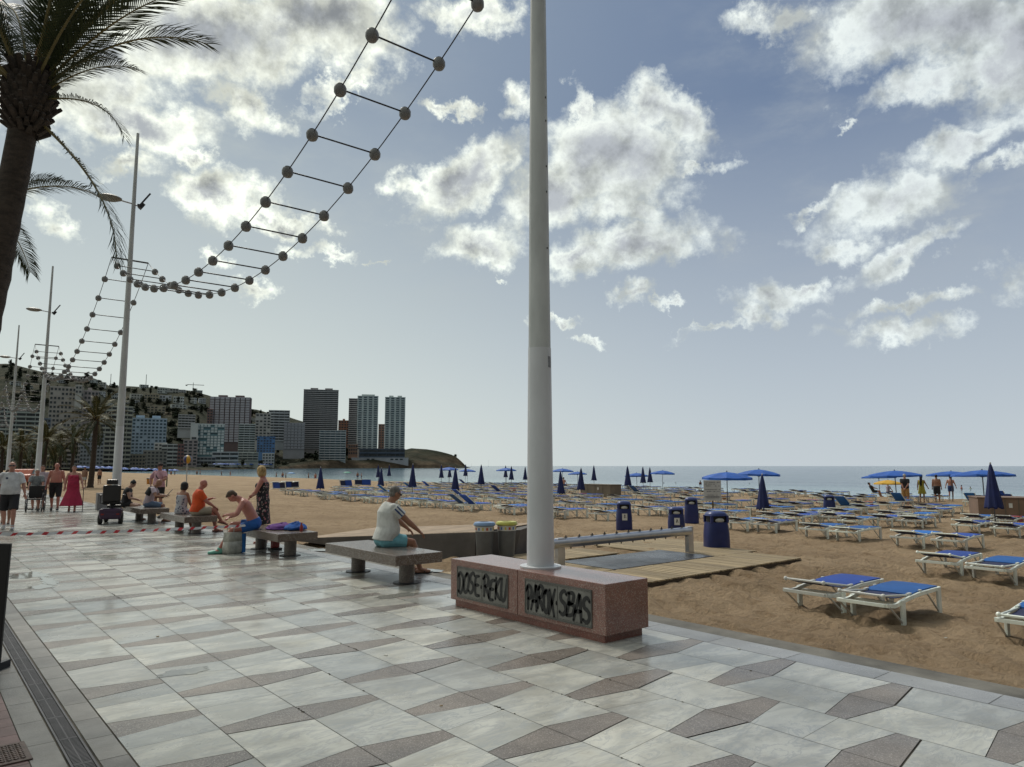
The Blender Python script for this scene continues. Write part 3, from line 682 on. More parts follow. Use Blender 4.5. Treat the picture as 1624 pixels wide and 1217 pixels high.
def price_board():
    p = G(1131, 813); t = thing('price_board', (p.x, p.y, p.z), face(p.x, p.y)+.1, 'white board with rows of small dark print on a short wooden post among the loungers', 'sign')
    MB().box((0, .03, .55), (.07, .05, 1.1)).build('post', M('post wood', (.12, .09, .06), .8), t)
    b = MB().box((0, 0, 1.02), (.80, .03, .95)).build('board', M('board white', (.46, .47, .48), .5, .1, 2), t)
    rnd = random.Random(2); q = MB()
    for r in range(9):
        z = 1.40-r*.085; x = -.34
        if r in (3, 6): continue
        while x < .33:
            w = rnd.uniform(.02, .07)
            if rnd.random() < .72: q.box((x+w/2, -.0165, z), (w, .003, .026))
            x += w+.018
    for r in range(3): q.box((0, -.0165, .64+r*.05), (.6, .003, .008))
    q.build('print', M('board print', (.03, .035, .06), .6), b)
price_board()
def shed(u0, u1, vb, hgt, dep, col, label, z):
    a, c = G(u0, vb, z), G(u1, vb+2, z); w = (c-a).length; rz = atan2((c-a).y, (c-a).x)
    m = (a+c)/2; t = thing('storage_box', (m.x, m.y, z-.1), rz, label, 'storage box', 'low storage sheds for the loungers')
    mt = M('shed panel %.2f' % col[0], col, .7, .15, 1.5, .1, 20)
    MB().box((0, dep/2, hgt/2), (w, dep, hgt)).build('body', mt, t, bev=.01)
    MB().box((0, dep/2, hgt+.02), (w+.06, dep+.06, .04)).build('lid', mt, t)
    s = MB(); [s.box((-w/2+w*k/4, -.006, hgt/2), (.03, .014, hgt-.02)) for k in (1, 2, 3)]; s.build('seam', M('shed seam', tuple(c*.7 for c in col), .7), t)
    MB().box((w*.1, -.012, hgt*.72), (.12, .022, .18)).build('notice', M('white label', (1, 1, 1)), t)
shed(921, 968, 787, .95, 1.2, (.17, .145, .115), 'brownish grey storage shed among the loungers, just right of the white pole', -.50)
shed(1553, 1640, 826, 1.0, 1.6, (.19, .125, .09), 'brown storage shed at the right edge of the picture, behind a folded parasol', -.48)
# ---------------------------------------------------------------- sun loungers
LW = M('lounger white plastic', (.78, .79, .76), .4, .1, 3, .05, 30)
LWs = M('lounger frame side', (.55, .54, .50), .5, .1, 3)
LB = M('lounger blue fabric', (.005, .125, .47), .7, .14, 2, .1, 40); LB2 = M('lounger royal fabric', (.007, .07, .44), .7, .14, 2, .1, 40)
LN = M('lounger navy sling', (.012, .018, .075), .75, .2, 3, .1, 40)
for m_ in (LB, LB2, LN, LW): vary_objects(m_, .72 if m_ is LW else .55, 1.12 if m_ is LW else 1.2)
def rail_z(x): return .30+.03*min(1, max(0, (x+.35)/.5))-.035*math.exp(-((x+.62)/.18)**2)
def bkz(ang, s): return .315+s*sin(ang)
def lounger_full(ang, fab):
    t = thing('sun_lounger', (0, 0, 0), 0, '', 'sun lounger', 'blue and white sun loungers on the beach')
    fr = MB()
    for y in (-.31, .31):
        xs = [-.88+.11*i for i in range(17)]
        P = [Vector((x, y, rail_z(x))) for x in xs]
        rings = [[p+Vector((0, a*.018, b*.026)) for a, b in ((-1, -1), (1, -1), (1, 1), (-1, 1))] for p in P]
        fr.loft(rings)
    for x in (-.88, .86): fr.box((x, 0, rail_z(x)), (.045, .60, .045))
    for x in (-.42, .2): fr.box((x, 0, rail_z(x)-.03), (.035, .60, .03))
    fr.build('frame', LW, t, bev=.004)
    for x in (-.42, .80):
        for y in (-.325, .325):
            MB().box((x, y, rail_z(x)/2+.01), (.10, .032, rail_z(x)+.03), tz=1.15).build('leg', LW, t, bev=.004)
            q = MB().tube([(x-.02, y, .02), (x-.40, y, rail_z(x-.40)-.02)], .014, 6).build('brace', LWs, t)
    def slab(pts, w, th):
        rings = []
        for x, z in pts: rings.append([Vector((x, -w, z-th)), Vector((x, w, z-th)), Vector((x, w+.004, z)), Vector((x, w*.5, z+.005)), Vector((x, 0, z+.006)), Vector((x, -w*.5, z+.005)), Vector((x, -w-.004, z))])
        return MB().loft(rings)
    slab([(-.09, .345), (.0, .362), (.3, .372), (.6, .374), (.83, .368), (.855, .35)], .295, .032).build('seat_cover', fab, t, smooth=True)
    n = 7; pts = []
    for i in range(n):
        s = .76*i/(n-1); pts.append((-.10-s*cos(ang), .335+s*sin(ang)-.03*sin(pi*i/(n-1))))
    br = slab(pts, .255, .008).build('backrest', LN if ang < .5 else fab, t, smooth=True)
    f = MB()
    for y in (-.275, .275): f.tube([(-.06, y, .335), (-.10-.78*cos(ang), y, .335+.78*sin(ang))], .014, 6)
    f.tube([(-.10-.78*cos(ang), -.28, .335+.78*sin(ang)), (-.10-.78*cos(ang), .28, .335+.78*sin(ang))], .016, 6)
    for y in (-.28, .28): f.box((-.10, y, .352), (.11, .035, .03)); f.ball((-.10-.78*cos(ang), y, .335+.78*sin(ang)), .03, 8, 6); f.box((.22, y*1.06, .365), (.06, .03, .03))
    f.build('backrest_frame', LW, br)
    return t
def lounger_lite(ang, fab):
    b = MB(); b.cur = 0
    for y in (-.31, .31):
        b.box((0, y, .31), (1.76, .04, .055))
        for x in (-.42, .80):
            b.box((x, y, .15), (.075, .03, .31)); b.tube([(x-.02, y, .02), (x-.40, y, .29)], .018, 4)
    for x in (-.88, .86): b.box((x, 0, .31), (.05, .6, .05))
    b.cur = 1; b.box((.38, 0, .352), (.95, .60, .035))
    b.cur = 2; c = Vector((-.10-.38*cos(ang), 0, .335+.38*sin(ang)))
    b.box(c, (.78, .54, .02), mat=Matrix.Rotation(ang, 3, 'Y'))
    b.cur = 0
    for y in (-.28, .28): b.box(c+Vector((0, y, 0)), (.80, .03, .03), mat=Matrix.Rotation(ang, 3, 'Y'))
    o = b.build('sun_lounger', [LW, fab, LN if ang < .5 else fab])
    return tag(o, '', 'sun lounger', 'blue and white sun loungers on the beach')
FULL = {}; LITE = {}; NL = [0]
angs = [.10, .16, .03, .62]
def place_lounger(x, y, label, a=0, f=0, rz=0., lite=False):
    D_ = LITE if lite else FULL
    if (a, f) not in D_: D_[(a, f)] = o = (lounger_lite if lite else lounger_full)(angs[a], (LB, LB2)[f])
    elif lite: o = D_[(a, f)].copy(); COL.objects.link(o)
    else: o = copy_tree(D_[(a, f)])
    o.location = (x, y, zs(x, y)-.015); o.rotation_euler = (0, 0, rz); o['label'] = label; NL[0] += 1; return o
rl = random.Random(11)
near = [ # photograph foot of the near leg, fabric, back angle, label
 (1337, 970, 1, 1, 'royal blue lounger with raised head end, left one of the nearest pair on the sand'),
 (1431, 988, 0, 0, 'lighter blue lounger, right one of the nearest pair on the sand'),
 (1522.5, 914.8, 1, 1, 'royal blue lounger behind the nearest pair towards the right edge, left one of its pair'),
 (1610, 927, 0, 2, 'lighter blue lounger at the right edge, right one of the second pair from the front'),
 (1464.3, 869.4, 0, 1, 'left lounger of the pair two rows behind the nearest pair, in open sand'),
 (1532, 874.9, 1, 1, 'right lounger of the pair two rows behind the nearest pair'),
 (1553.7, 847, 1, 1, 'left lounger of the pair directly in front of the brown shed'), (1616.7, 852.5, 1, 1, 'right lounger of the pair directly in front of the brown shed'),
 (1414, 836, 1, 1, 'left lounger of the pair between the farthest blue bin and the brown shed'), (1462, 839, 0, 1, 'right lounger of the pair between the farthest blue bin and the brown shed'),
 (1186, 842, 0, 1, 'left lounger of the pair just right of the nearest blue bin'), (1231, 845.4, 1, 1, 'right lounger of the pair under the foot of the big folded parasol'),
 (1288, 829, 1, 1, 'left lounger of the pair at the foot of the farthest blue bin'), (1331.6, 831.6, 1, 1, 'right lounger of the pair at the foot of the farthest blue bin'),
 (1311.6, 854, 0, 1, 'left lounger of the front pair between the nearest blue bin and the open sand'), (1364, 859, 0, 0, 'right lounger of the front pair between the nearest blue bin and the open sand')]
taken = []
for u, v, f, a, l in near:
    p = G(u, v); x, y = p.x+.42, p.y+.31; taken.append((x, y)); place_lounger(x, y, l, a, f, rl.uniform(-.05, .05))
place_lounger(10.72, 2.74, 'lounger cut off by the right edge in the foreground, its white head end showing', 2, 0, .03)
place_lounger(20.4, 4.95, 'lounger cut off by the right edge, just below the brown shed pair', 2, 0, .0)
taken += [(10.75, 2.62), (20.4, 4.95)]
def vis(x, y, z=0.2):
    fw = x*sin(YAW)+y*cos(YAW); la = x*cos(YAW)-y*sin(YAW); return fw > 1 and CX+F*la/fw < 1665 and CX+F*la/fw > -20
MID = []
rows = [21.3, 25.8, 30.4, 34.6, 38.6, 43.0, 47.3, 51.6, 56.0, 60.5, 64.5]
for ri, X in enumerate(rows):
    ymax = 53 if X < 28 else 60 if X < 40 else 74
    y = 1.05+(.9*ri % 3.)
    while y < ymax:
        for dy in (0., .98):
            x = X+rl.uniform(-.3, .3)+(1.2 if y > 45 and X < 28 else 0); yy = y+dy+rl.uniform(-.08, .08)
            if not vis(x, yy): continue
            if any(abs(x-a)*.5+abs(yy-b) < 1.05 for a, b in taken): continue
            if X > 32 and rl.random() < (.12+.013*(X-32)): continue
            if 33 < x < 37.5 and yy < 12.5: continue
            if 36.5 < x < 41.5 and 34 < yy < 39.5: continue
            if x < 24 and 15 < yy < 19.5: continue
            far = math.hypot(x, yy) > 34
            a = rl.choice((0, 1, 1, 2)) if rl.random() < .95 else 3
            o = place_lounger(x, yy, 'blue and white sun lounger in the long rows behind the front pairs', a, rl.randrange(2), rl.uniform(-.07, .07), far)
            MID.append((ri, X, x, yy, dy, o))
        y += 3.0+rl.uniform(-.12, .12)
ORD = 'first second third fourth fifth sixth seventh eighth ninth tenth eleventh twelfth'.split()
for ri in range(0, 4):       # the rows one can tell apart: say which one it is
    ys = sorted(set(round((y-dy)/1.5) for r, X, x, y, dy, o in MID if r == ri)); seen = {}
    for r, X, x, y, dy, o in sorted((m for m in MID if m[0] == ri), key=lambda m: m[3]):
        k = ys.index(round((y-dy)/1.5))
        if k < 12 and (k, dy) not in seen:
            seen[(k, dy)] = 1; o['label'] = '%s lounger of the %s pair from the right, in the %s long row' % ('left' if dy else 'right', ORD[k], ORD[ri])
def towel_on(o, col, label):
    b = MB(); x0 = .0; n = 8; P = []
    for i in range(n+1):
        f = i/n; P.append([Vector((-.05+.5*f, y, .392+.004*sin(i*2+y*9))) for y in (-.30, -.15, 0, .15, .30)])
    vs = [p for r in P for p in r]; b.add(vs, [(i*5+j, (i+1)*5+j, (i+1)*5+j+1, i*5+j+1) for i in range(n) for j in range(4)])
    b.add([(x, y, z) for x in (.02, .40) for y, z in ((-.305, .39), (-.325, .20))], [(0, 1, 3, 2)])
    t = b.build('beach_towel', M('towel %.2f%.2f' % col[:2], col, .9, .2, 8, .4, 40)); t.location = o.location; t.rotation_euler = o.rotation_euler; tag(t, label, 'towel', 'towels left on the loungers')
    m = t.modifiers.new('cloth thickness', 'SOLIDIFY'); m.thickness = .008
tw = [m for m in MID if m[0] in (1, 2, 3, 4, 5, 6) and m[1] > 25]; rl.shuffle(tw)
for i, m in enumerate(tw[:16]):
    c, nm = [((.40, .38, .35), 'white'), ((.30, .05, .05), 'red'), ((.35, .16, .05), 'orange'), ((.06, .20, .18), 'green'), ((.28, .12, .20), 'pink')][i % 5]
    towel_on(m[5], c, '%s towel spread on a blue sun lounger in the long rows' % nm)
def tipped(u, v, rx, rz, label):
    p = G(u, v); o = lounger_lite(.1, LB2); o.location = (p.x, p.y, p.z+.30); o.rotation_euler = (rx, 0, rz); o['label'] = label; NL[0] += 1
tipped(438, 776, R(80), 1.9, 'lounger tipped on its side on the empty sand, left one of two'); tipped(458, 775, R(75), 2.3, 'lounger tipped on its side on the empty sand, right one of two')
tipped(545, 772, R(75), .3, 'lounger stood on its side beside the leftmost folded parasol'); tipped(575, 771, R(70), -.4, 'lounger stood on edge left of the beach walkers in the water')
print('loungers', NL[0])
# ---------------------------------------------------------------- parasols
UB = M('parasol blue', (.005, .085, .40), .6, .14, 2, .1, 20); UD = M('parasol navy', (.005, .014, .095), .65, .2, 3, .1, 20); UY = M('parasol yellow', (.60, .34, .02), .6, .1, 2)
UP = M('parasol pole', (.10, .10, .105), .4, .1, 3, metal=.5); UW = M('parasol pole white', (.45, .46, .46), .4)
def closed_parasol():
    t = thing('folded_parasol', (0, 0, 0), 0, '', 'parasol', 'folded navy parasols standing on the beach')
    MB().tube([(0, 0, 0), (0, 0, 2.2)], .022, 8).build('pole', UP, t)
    rings = []
    for z, r, d in ((.66, .32, .34), (.72, .31, .32), (1.0, .25, .25), (1.5, .16, .2), (1.9, .10, .15), (2.12, .05, .05), (2.18, .025, 0)):
        rings.append([Vector((r*(1-d*.5*(1+cos(8*2*pi*k/32+z)))*cos(2*pi*k/32), r*(1-d*.5*(1+cos(8*2*pi*k/32+z)))*sin(2*pi*k/32), z+(.035*cos(16*pi*k/32+1) if z < .7 else 0))) for k in range(32)])
    MB().loft(rings).build('canopy', UD, t, smooth='all')
    MB().ball((0, 0, 2.21), (.03, .03, .04), 8, 5).build('finial', UW, t)
    return t
def open_parasol(mat, w=1.25):
    t = thing('open_parasol', (0, 0, 0), 0, '', 'parasol', 'open blue parasols shading the beach')
    MB().tube([(0, 0, 0), (0, 0, 2.3)], .022, 8).build('pole', UP, t)
    b = MB(); n = 8; ap = Vector((0, 0, 2.36)); 
    pr = [(0.001, 2.37), (.4, 2.32), (.85, 2.22), (1.2, 2.11), (1.22, 1.99)]
    rings = []
    for r, z in pr:
        rings.append([Vector((r*w/1.25*(1 if k % 3 == 0 else .955)*cos(2*pi*k/24), r*w/1.25*(1 if k % 3 == 0 else .955)*sin(2*pi*k/24), z-(0 if k % 3 == 0 else .02*r)+(.03 if z < 2. and k % 3 else 0))) for k in range(24)])
    b.loft(rings, cap=False); o = b.build('canopy', mat, t, smooth=False)
    sm = o.modifiers.new('cloth thickness', 'SOLIDIFY'); sm.thickness = .006
    for k in range(8):
        a = 2*pi*k/8; MB().tube([(0, 0, 1.95), (.6*cos(a)*w/1.25, .6*sin(a)*w/1.25, 2.2)], .008, 4).build('rib', UP, t)
    MB().ball((0, 0, 2.40), (.03, .03, .05), 8, 5).build('finial', UP, t)
    return t
CL = [ # u, top v, canopy bottom v, label
 (508, 742, 775, 'leftmost folded navy parasol, beside the loungers on their sides'), (600, 738, 757, 'small far folded parasol left of the head of the man in white'), (604, 743, 771, 'nearer folded parasol of the close pair left of the head of the man in white'),
 (617, 738, 755, 'small folded parasol against the water just left of the man in white'), (654, 737, 772, 'folded navy parasol just right of the head of the man in white'), (700, 738, 758, 'small folded parasol under the tip of the headland'),
 (713, 740, 757, 'small folded parasol behind a taller one, below the end of the headland'), (722, 743, 778, 'tall folded parasol standing in the front row left of the white pole'), (738, 737, 755, 'small folded parasol in front of an open one, right of the headland'),
 (763, 738, 768, 'folded parasol standing alone midway between the headland and the white pole'), (802, 739, 757, 'left small folded parasol of the two next to the white pole, under an open one'), (811, 740, 761, 'right folded parasol of the two next to the white pole'),
 (833, 741, 761, 'folded parasol half hidden behind the white pole'), (890, 748, 783, 'folded parasol in front, just right of the white pole'), (921, 743, 777, 'folded parasol by the left end of the brownish grey shed'),
 (942, 739, 762, 'small folded parasol above the brownish grey shed, against the sea'), (996, 740, 770, 'folded parasol in the middle, left of the two slimmer ones'), (1020, 741, 766, 'left slimmer folded parasol in front of an open one, right of the shed'),
 (1031, 742, 765, 'right slimmer folded parasol between two open ones'), (1210, 754, 808, 'large folded navy parasol in the open right of the price board'), (1577, 752, 806, 'large folded navy parasol in front of the brown shed')]
OP = [(712, 741, 30, 'small open parasol at the tip of the headland'), (741, 744, 26, 'small open parasol right of the headland'), (803, 742, 32, 'open parasol left of the white pole'), (892, 743, 34, 'open parasol touching the right side of the white pole'),
 (916, 748, 30, 'open parasol above the left end of the brownish grey shed'), (1010, 750, 38, 'open parasol behind the two slim folded ones'), (1050, 746, 38, 'open parasol over the seated bathers in the middle'),
 (1152, 748, 76, 'large open parasol behind the price board'), (1202, 744, 66, 'large open parasol right of the one above the price board'), (1394, 752, 52, 'lower open parasol left of the group on the right'),
 (1420, 746, 78, 'wide open parasol beside the man in the black shirt'), (1508, 747, 70, 'open parasol above the bathers in black shorts'), (1558, 745, 88, 'widest open parasol at the right edge, over the folded one')]
cl0 = closed_parasol(); op0 = open_parasol(UB)
for i, (u, v0, v1, l) in enumerate(CL):
    o = cl0 if i == 0 else copy_tree(cl0)
    d = (1.54 if u < 1500 else 1.2)*F/(v1-v0); p = D(u, v1, d); o.location = (p.x, p.y, zs(p.x, p.y)); s = (p.z-zs(p.x, p.y))/.66
    o.scale = (1, 1, 1); o.location.z = p.z-.66; o.rotation_euler = (rl.uniform(-.02, .02), rl.uniform(-.02, .02), rl.uniform(0, 3)); o['label'] = l
    if p.z-.66 > zs(p.x, p.y)+.02:   # stretch the pole down to the sand
        c = [k for k in o.children if k.name.startswith('pole')][0]; dz = p.z-.66-zs(p.x, p.y)+.1; c.scale = (1, 1, (2.2+dz)/2.2); c.location = (0, 0, -dz)
for i, (u, v0, w, l) in enumerate(OP):
    o = op0 if i == 0 else copy_tree(op0)
    W_ = 3.2 if u > 1390 else 2.42; d = W_*F/w; p = D(u, v0, d); o.scale = (W_/2.42, W_/2.42, 1); o.location = (p.x, p.y, p.z-2.40); o.rotation_euler = (rl.uniform(-.03, .03), rl.uniform(-.03, .03), rl.uniform(0, .7)); o['label'] = l
    dz = p.z-2.40-zs(p.x, p.y)
    if dz > .02:
        c = [k for k in o.children if k.name.startswith('pole')][0]; c.scale = (1, 1, (2.3+dz+.1)/2.3); c.location = (0, 0, -dz-.1)
yp = open_parasol(UY, 1.2); p = D(1408, 761, 62); yp.location = (p.x, p.y, p.z-2.4); yp['label'] = 'yellow open parasol behind the blue ones on the right'; yp['group'] = 'bright parasols by the water'
for u, v, w, c, l in ((462, 749, 13, (.10, .25, .5), 'small pale blue parasol at the water, right of the blonde woman'), (551, 748, 14, (.05, .25, .17), 'small green parasol at the waterline behind the leftmost folded parasol')):
    o = open_parasol(M('parasol %d' % u, c, .6), 1.1); p = D(u, v, 2.2*F/w); o.location = (p.x, p.y, p.z-2.4); o['label'] = l; o['group'] = 'bright parasols by the water'

def scraps():
    rnd = random.Random(3); o = None
    for u, v in ((792, 968), (768, 975), (905, 1000), (1172, 1030), (612, 1040), (420, 960), (1432, 1062), (300, 940), (700, 1120), (250, 1010), (1090, 945), (1500, 1015), (1210, 1000)):
        p = G(u, v); c = MB().box((0, 0, .004), (rnd.uniform(.015, .04), rnd.uniform(.01, .025), .004), rnd.uniform(0, 3)).build('paper_scrap', M('scrap %d' % (u % 3), ((.5, .5, .46), (.3, .22, .12), (.42, .42, .4))[u % 3], .8)); c.location = (p.x, p.y, p.z+(.02 if p.x > 6.9 else 0))
        tag(c, 'tiny scrap of paper lying on the paving or sand', 'litter', 'scraps of litter on the ground')
scraps()
# ---------------------------------------------------------------- people
def skin(k):
    return M('skin %s' % k, dict(tan=(.30, .145, .09), pink=(.40, .195, .145), pale=(.45, .27, .20), red=(.42, .165, .125), dark=(.20, .10, .065))[k], .5, .08, 9, .08, 60)
HAIRM = lambda k: M('hair %s' % k, dict(grey=(.13, .12, .11), dark=(.018, .013, .011), brown=(.07, .042, .025), blonde=(.42, .29, .13), white=(.42, .40, .36), black=(.008, .008, .009))[k], .7, .45, 26, 1., 60, stretch=(1, 1, .3))
def cloth(name, rgb, pat=None):
    if name in MATS: return MATS[name]
    m = M(name, rgb, .8, .16, 7, .9, 11)
    if pat:
        t = m.node_tree; b = t.nodes['Principled BSDF']; tc = nd(t, 'ShaderNodeTexCoord').outputs['Object']
        v = nd(t, 'ShaderNodeTexVoronoi'); v.inputs['Scale'].default_value = 13; t.links.new(tc, v.inputs[0])
        c = mixc(t, mrange(t, v.outputs['Distance'], .36, .30), rgb, pat[0])
        c = mixc(t, mrange(t, noise(t, tc, 17, 2), .60, .64), c, pat[1])
        t.links.new(c, b.inputs['Base Color'])
    return m
DEPS = []
def remesh(b, name, mat, parent, vox, smooth=6, label=None):
    o = b.build(name, mat)
    r = o.modifiers.new('r', 'REMESH'); r.mode = 'VOXEL'; r.voxel_size = vox; r.use_smooth_shade = True
    s = o.modifiers.new('s', 'SMOOTH'); s.factor = .5; s.iterations = smooth
    dg = bpy.context.evaluated_depsgraph_get(); e = o.evaluated_get(dg)
    me = bpy.data.meshes.new_from_object(e); me.name = name
    o.modifiers.clear(); old = o.data; o.data = me; bpy.data.meshes.remove(old)
    me.polygons.foreach_set('use_smooth', [True]*len(me.polygons))
    if not me.materials: me.materials.append(mat)
    else: me.materials[0] = mat
    o.parent = parent
    if label: o['label'] = label
    return o
def ik(a, c, l1, l2, pole):
    a, c = Vector(a), Vector(c); d = c-a; L_ = d.length
    if L_ > (l1+l2)*.995: c = a+d.normalized()*(l1+l2)*.995; d = c-a; L_ = d.length
    x = (l1*l1-l2*l2+L_*L_)/(2*L_); h = sqrt(max(0, l1*l1-x*x)); u = d.normalized()
    p = Vector(pole); p = (p-u*p.dot(u)); p = p.normalized() if p.length > 1e-4 else Vector((0, 1, 0))
    return a+u*x+p*h, c
def cap(b, p0, r0, p1, r1, n=10, flat=False, sx=1.):
    b.tube([p0, p1], [r0, r1], n, sx=sx)
    if not flat: b.ball(p0, r0, n, 7); b.ball(p1, r1, n, 7)
def ellring(c, rx, ry, ax, ay, n=18, back=0.):
    return [Vector(c)+Vector(ax)*(rx*cos(2*pi*k/n))+Vector(ay)*(ry*sin(2*pi*k/n)) for k in range(n)]
NP_ = [0]
def person(loc, az, label, hgt=1.72, pel=.93, lean=0., curl=0., side=0., hp=0., hy=0., wl=None, wr=None, al=None, ar=None, pl=(-.3, -1, -.2), pr=(.3, -1, -.2),
           kl=(-.12, 1, .1), kr=(.12, 1, .1), fat=1., sk='pink', hair=('short', 'grey'), top=None, bottom=None, dress=None, shoes=None, glasses=False, hat=None, vox=.011, fem=False, grp=None, curlf=.5, skirt=None):
    """local +Y is forward, +X the person's right; al / ar left and right ankles, wl / wr wrists, all in metres"""
    S = hgt/1.72; t = thing('person', loc, -az, label, 'person', grp)
    t.scale = (S, S, S)
    up = Vector((0, 0, 1)); P0 = Vector((0, 0, pel))
    sp = Vector((sin(side), sin(lean), cos(lean))).normalized()
    sp2 = Vector((sin(side), sin(lean+curl), cos(lean+curl))).normalized()
    waist = P0+sp*.17; chest = waist+(sp+sp2).normalized()*.20; sh = chest+sp2*.13; nk = sh+sp2*.065
    rt = Vector((1, 0, 0)); fw2 = rt.cross(sp2)*-1; fw2 = Vector((0, sp2.z, -sp2.y)).normalized(); fw1 = Vector((0, sp.z, -sp.y)).normalized()
    hd_dir = Vector((0, sin(lean+curl+hp), cos(lean+curl+hp)))
    if hp == 'up': hd_dir = up
    head = nk+hd_dir*.128+Vector((0, .018, 0))
    hf = Vector((sin(hy)*1., cos(hy)*cos(lean+curl+hp), -sin(lean+curl+hp)*cos(hy))).normalized()    # where the face looks
    hu = (hd_dir-hf*hd_dir.dot(hf)).normalized(); hr = hf.cross(hu)
    HR = Matrix((hr, hf, hu)).transposed()
    sw = .185 if not fem else .165; hw = .095
    SL, SR_ = sh-rt*sw-sp2*.02, sh+rt*sw-sp2*.02
    HL, HRt = P0-rt*hw-up*.02, P0+rt*hw-up*.02
    wl = Vector(wl) if wl else Vector((-.27, .06, pel-.1)); wr = Vector(wr) if wr else Vector((.27, .06, pel-.1))
    al = Vector(al) if al else Vector((-.11, -.02, .085)); ar = Vector(ar) if ar else Vector((.11, -.02, .085))
    EL, wl = ik(SL, wl, .285, .255, pl); ER, wr = ik(SR_, wr, .285, .255, pr)
    KL, al = ik(HL, al, .42, .41, kl); KR, ar = ik(HRt, ar, .42, .41, kr)
    fk = fat; b = MB()
    def torso(b, inf, z0=0, z1=9, hem=None, puff=0.):
        bel = max(0, fk-1.)
        secs = [(P0-sp*.07, .135*fk**.5, .10*fk**.5, 0), (P0, .168*fk**.6, .118*fk**.6, .0), (P0+sp*.09, (.15 if fem else .158)*fk, .112*fk, bel*.10), (waist, (.135 if fem else .15)*fk, .105*fk, bel*.14), (waist+(sp+sp2)*.05, .15*fk**.8, .108*fk**.8, bel*.08),
                (chest, .165*fk**.5, .113*fk**.3, .0), (chest+sp2*.07, .17*fk**.3, .105, -.004), (sh, .145, .078, -.008), (sh+sp2*.045, .075, .062, -.006)]
        rg = [ellring(c+(fw1 if i < 4 else fw2)*o, rx+inf, ry+inf, rt, (fw1 if i < 4 else fw2)) for i, (c, rx, ry, o) in enumerate(secs)]
        return rg[z0:z1] if z1 < 9 else rg[z0:]
    b.loft(torso(b, 0))
    for s, E_ in ((SL, -1), (SR_, 1)): b.ball(s-rt*E_*.015, (.062, .055, .06), 10, 7)
    if fem:
        for e in (-1, 1): b.ball(chest+fw2*.085+rt*e*.075-sp2*.0, (.075*fk**.4, .07, .075), 10, 7)
    b.tube([sh+sp2*.0, nk+hd_dir*.02, head-hd_dir*.06], [.072, .064, .060], 10)
    # head: skull, jaw, nose, ears
    b.ball(head+hu*.022-hf*.008, (.076, .093, .092), 14, 10, HR); b.ball(head-hu*.05+hf*.018, (.056, .066, .062), 12, 8, HR)
    b.ball(head-hu*.012+hf*.088, (.014, .022, .024), 8, 6, HR); b.ball(head-hu*.025+hf*.075, (.032, .02, .05), 8, 6, HR); b.ball(head+hu*.03+hf*.074, (.05, .014, .012), 8, 5, HR)
    for e in (-1, 1): b.ball(head-hu*.005+hr*e*.078-hf*.01, (.012, .022, .032), 8, 6, HR)
    af = fk**.35
    for s, e, w in ((SL, EL, wl), (SR_, ER, wr)):
        m = s.lerp(e, .45); cap(b, s, .054*af, m, .050*af); cap(b, m, .050*af, e, .040*af); m = e.lerp(w, .3); cap(b, e, .040*af, m, .042*af); cap(b, m, .042*af, w, .026)
    for h, k, a in ((HL, KL, al), (HRt, KR, ar)):
        m = h.lerp(k, .35); cap(b, h, .088*fk**.5, m, .080*fk**.4); cap(b, m, .080*fk**.4, k, .056); m = k.lerp(a, .33); cap(b, k, .055, m, .058*fk**.2); cap(b, m, .058*fk**.2, a, .037)
    # hands
    for s, (e, w) in ((-1, (EL, wl)), (1, (ER, wr))):
        d = (w-e).normalized(); q = Vector((0, 0, -1)) if abs(d.z) < .75 else Vector((0, 1, 0))
        pn = (q-d*q.dot(d)).normalized(); sd = d.cross(pn).normalized()
        pc = w+d*.045; cap(b, w, .025, pc, .022, sx=1.2); b.ball(pc+d*.012, (.036, .036, .02), 8, 6, Matrix((sd, d, pn)).transposed())
        tip = vox > .012
        for i, (o, l) in enumerate(((-.028, .062), (-.0095, .074), (.0095, .070), (.028, .055))):
            a0 = pc+d*.038+sd*o; a1 = a0+(d+pn*curlf*.6).normalized()*l*.55; a2 = a1+(d+pn*curlf*2.2).normalized()*l*.5
            cap(b, a0, .0095, a1, .0088, 7); cap(b, a1, .0088, a2, .0075, 7)
        th0 = w+d*.02-sd*.025*s; th1 = th0+(d*.7-sd*s*.7+pn*.3).normalized()*.04; th2 = th1+(d+pn*.5-sd*s*.1).normalized()*.03
        cap(b, th0, .013, th1, .011, 7); cap(b, th1, .011, th2, .009, 7)
    # feet
    FT = []
    for h, k, a in ((HL, KL, al), (HRt, KR, ar)):
        f = (Vector((a.x-h.x, a.y-h.y, 0))*.15+Vector((0, 1, 0)))
        shin = (k-a).normalized(); f = f.normalized(); f = (f-up*.25*(1 if a.z > .12 else 0)).normalized()
        heel = a-f*.045-shin*.05*(.8); heel = a+Vector((0, 0, -.055))-f*.05; ball_ = a+Vector((0, 0, -.062))+f*.115; toe = ball_+f*.055
        if a.z > .12: toe -= up*.02
        b.ball(heel, (.032, .04, .028), 8, 6); cap(b, a-up*.02, .034, ball_, .030, sx=1.25); cap(b, ball_, .032, toe, .020, sx=1.3); cap(b, heel, .03, ball_, .026)
        FT.append((heel, ball_, toe, f, a))
    body = remesh(b, 'body', skin(sk), t, vox, 4)
    o = body
    # clothes
    if top:
        col, slv, low, *rest = top; mt = cloth(*col); c = MB(); lo = 2 if low == 'in' else 1
        rg = torso(c, .020 if fk < 1.1 else .024, lo)
        if low != 'in': rg = [[p-sp*.02+(p-P0-sp*(p-P0).dot(sp))*.03 for p in rg[0]]]+rg
        c.loft(rg)
        for s, e, sg in ((SL, EL, -1), (SR_, ER, 1)):
            if slv > 0:
                c.ball(s-rt*sg*.012, (.075, .068, .07), 10, 7); c.tube([s, s.lerp(e, slv*.5), s.lerp(e, slv)], [.072*af, .07*af, .070*af], 12)
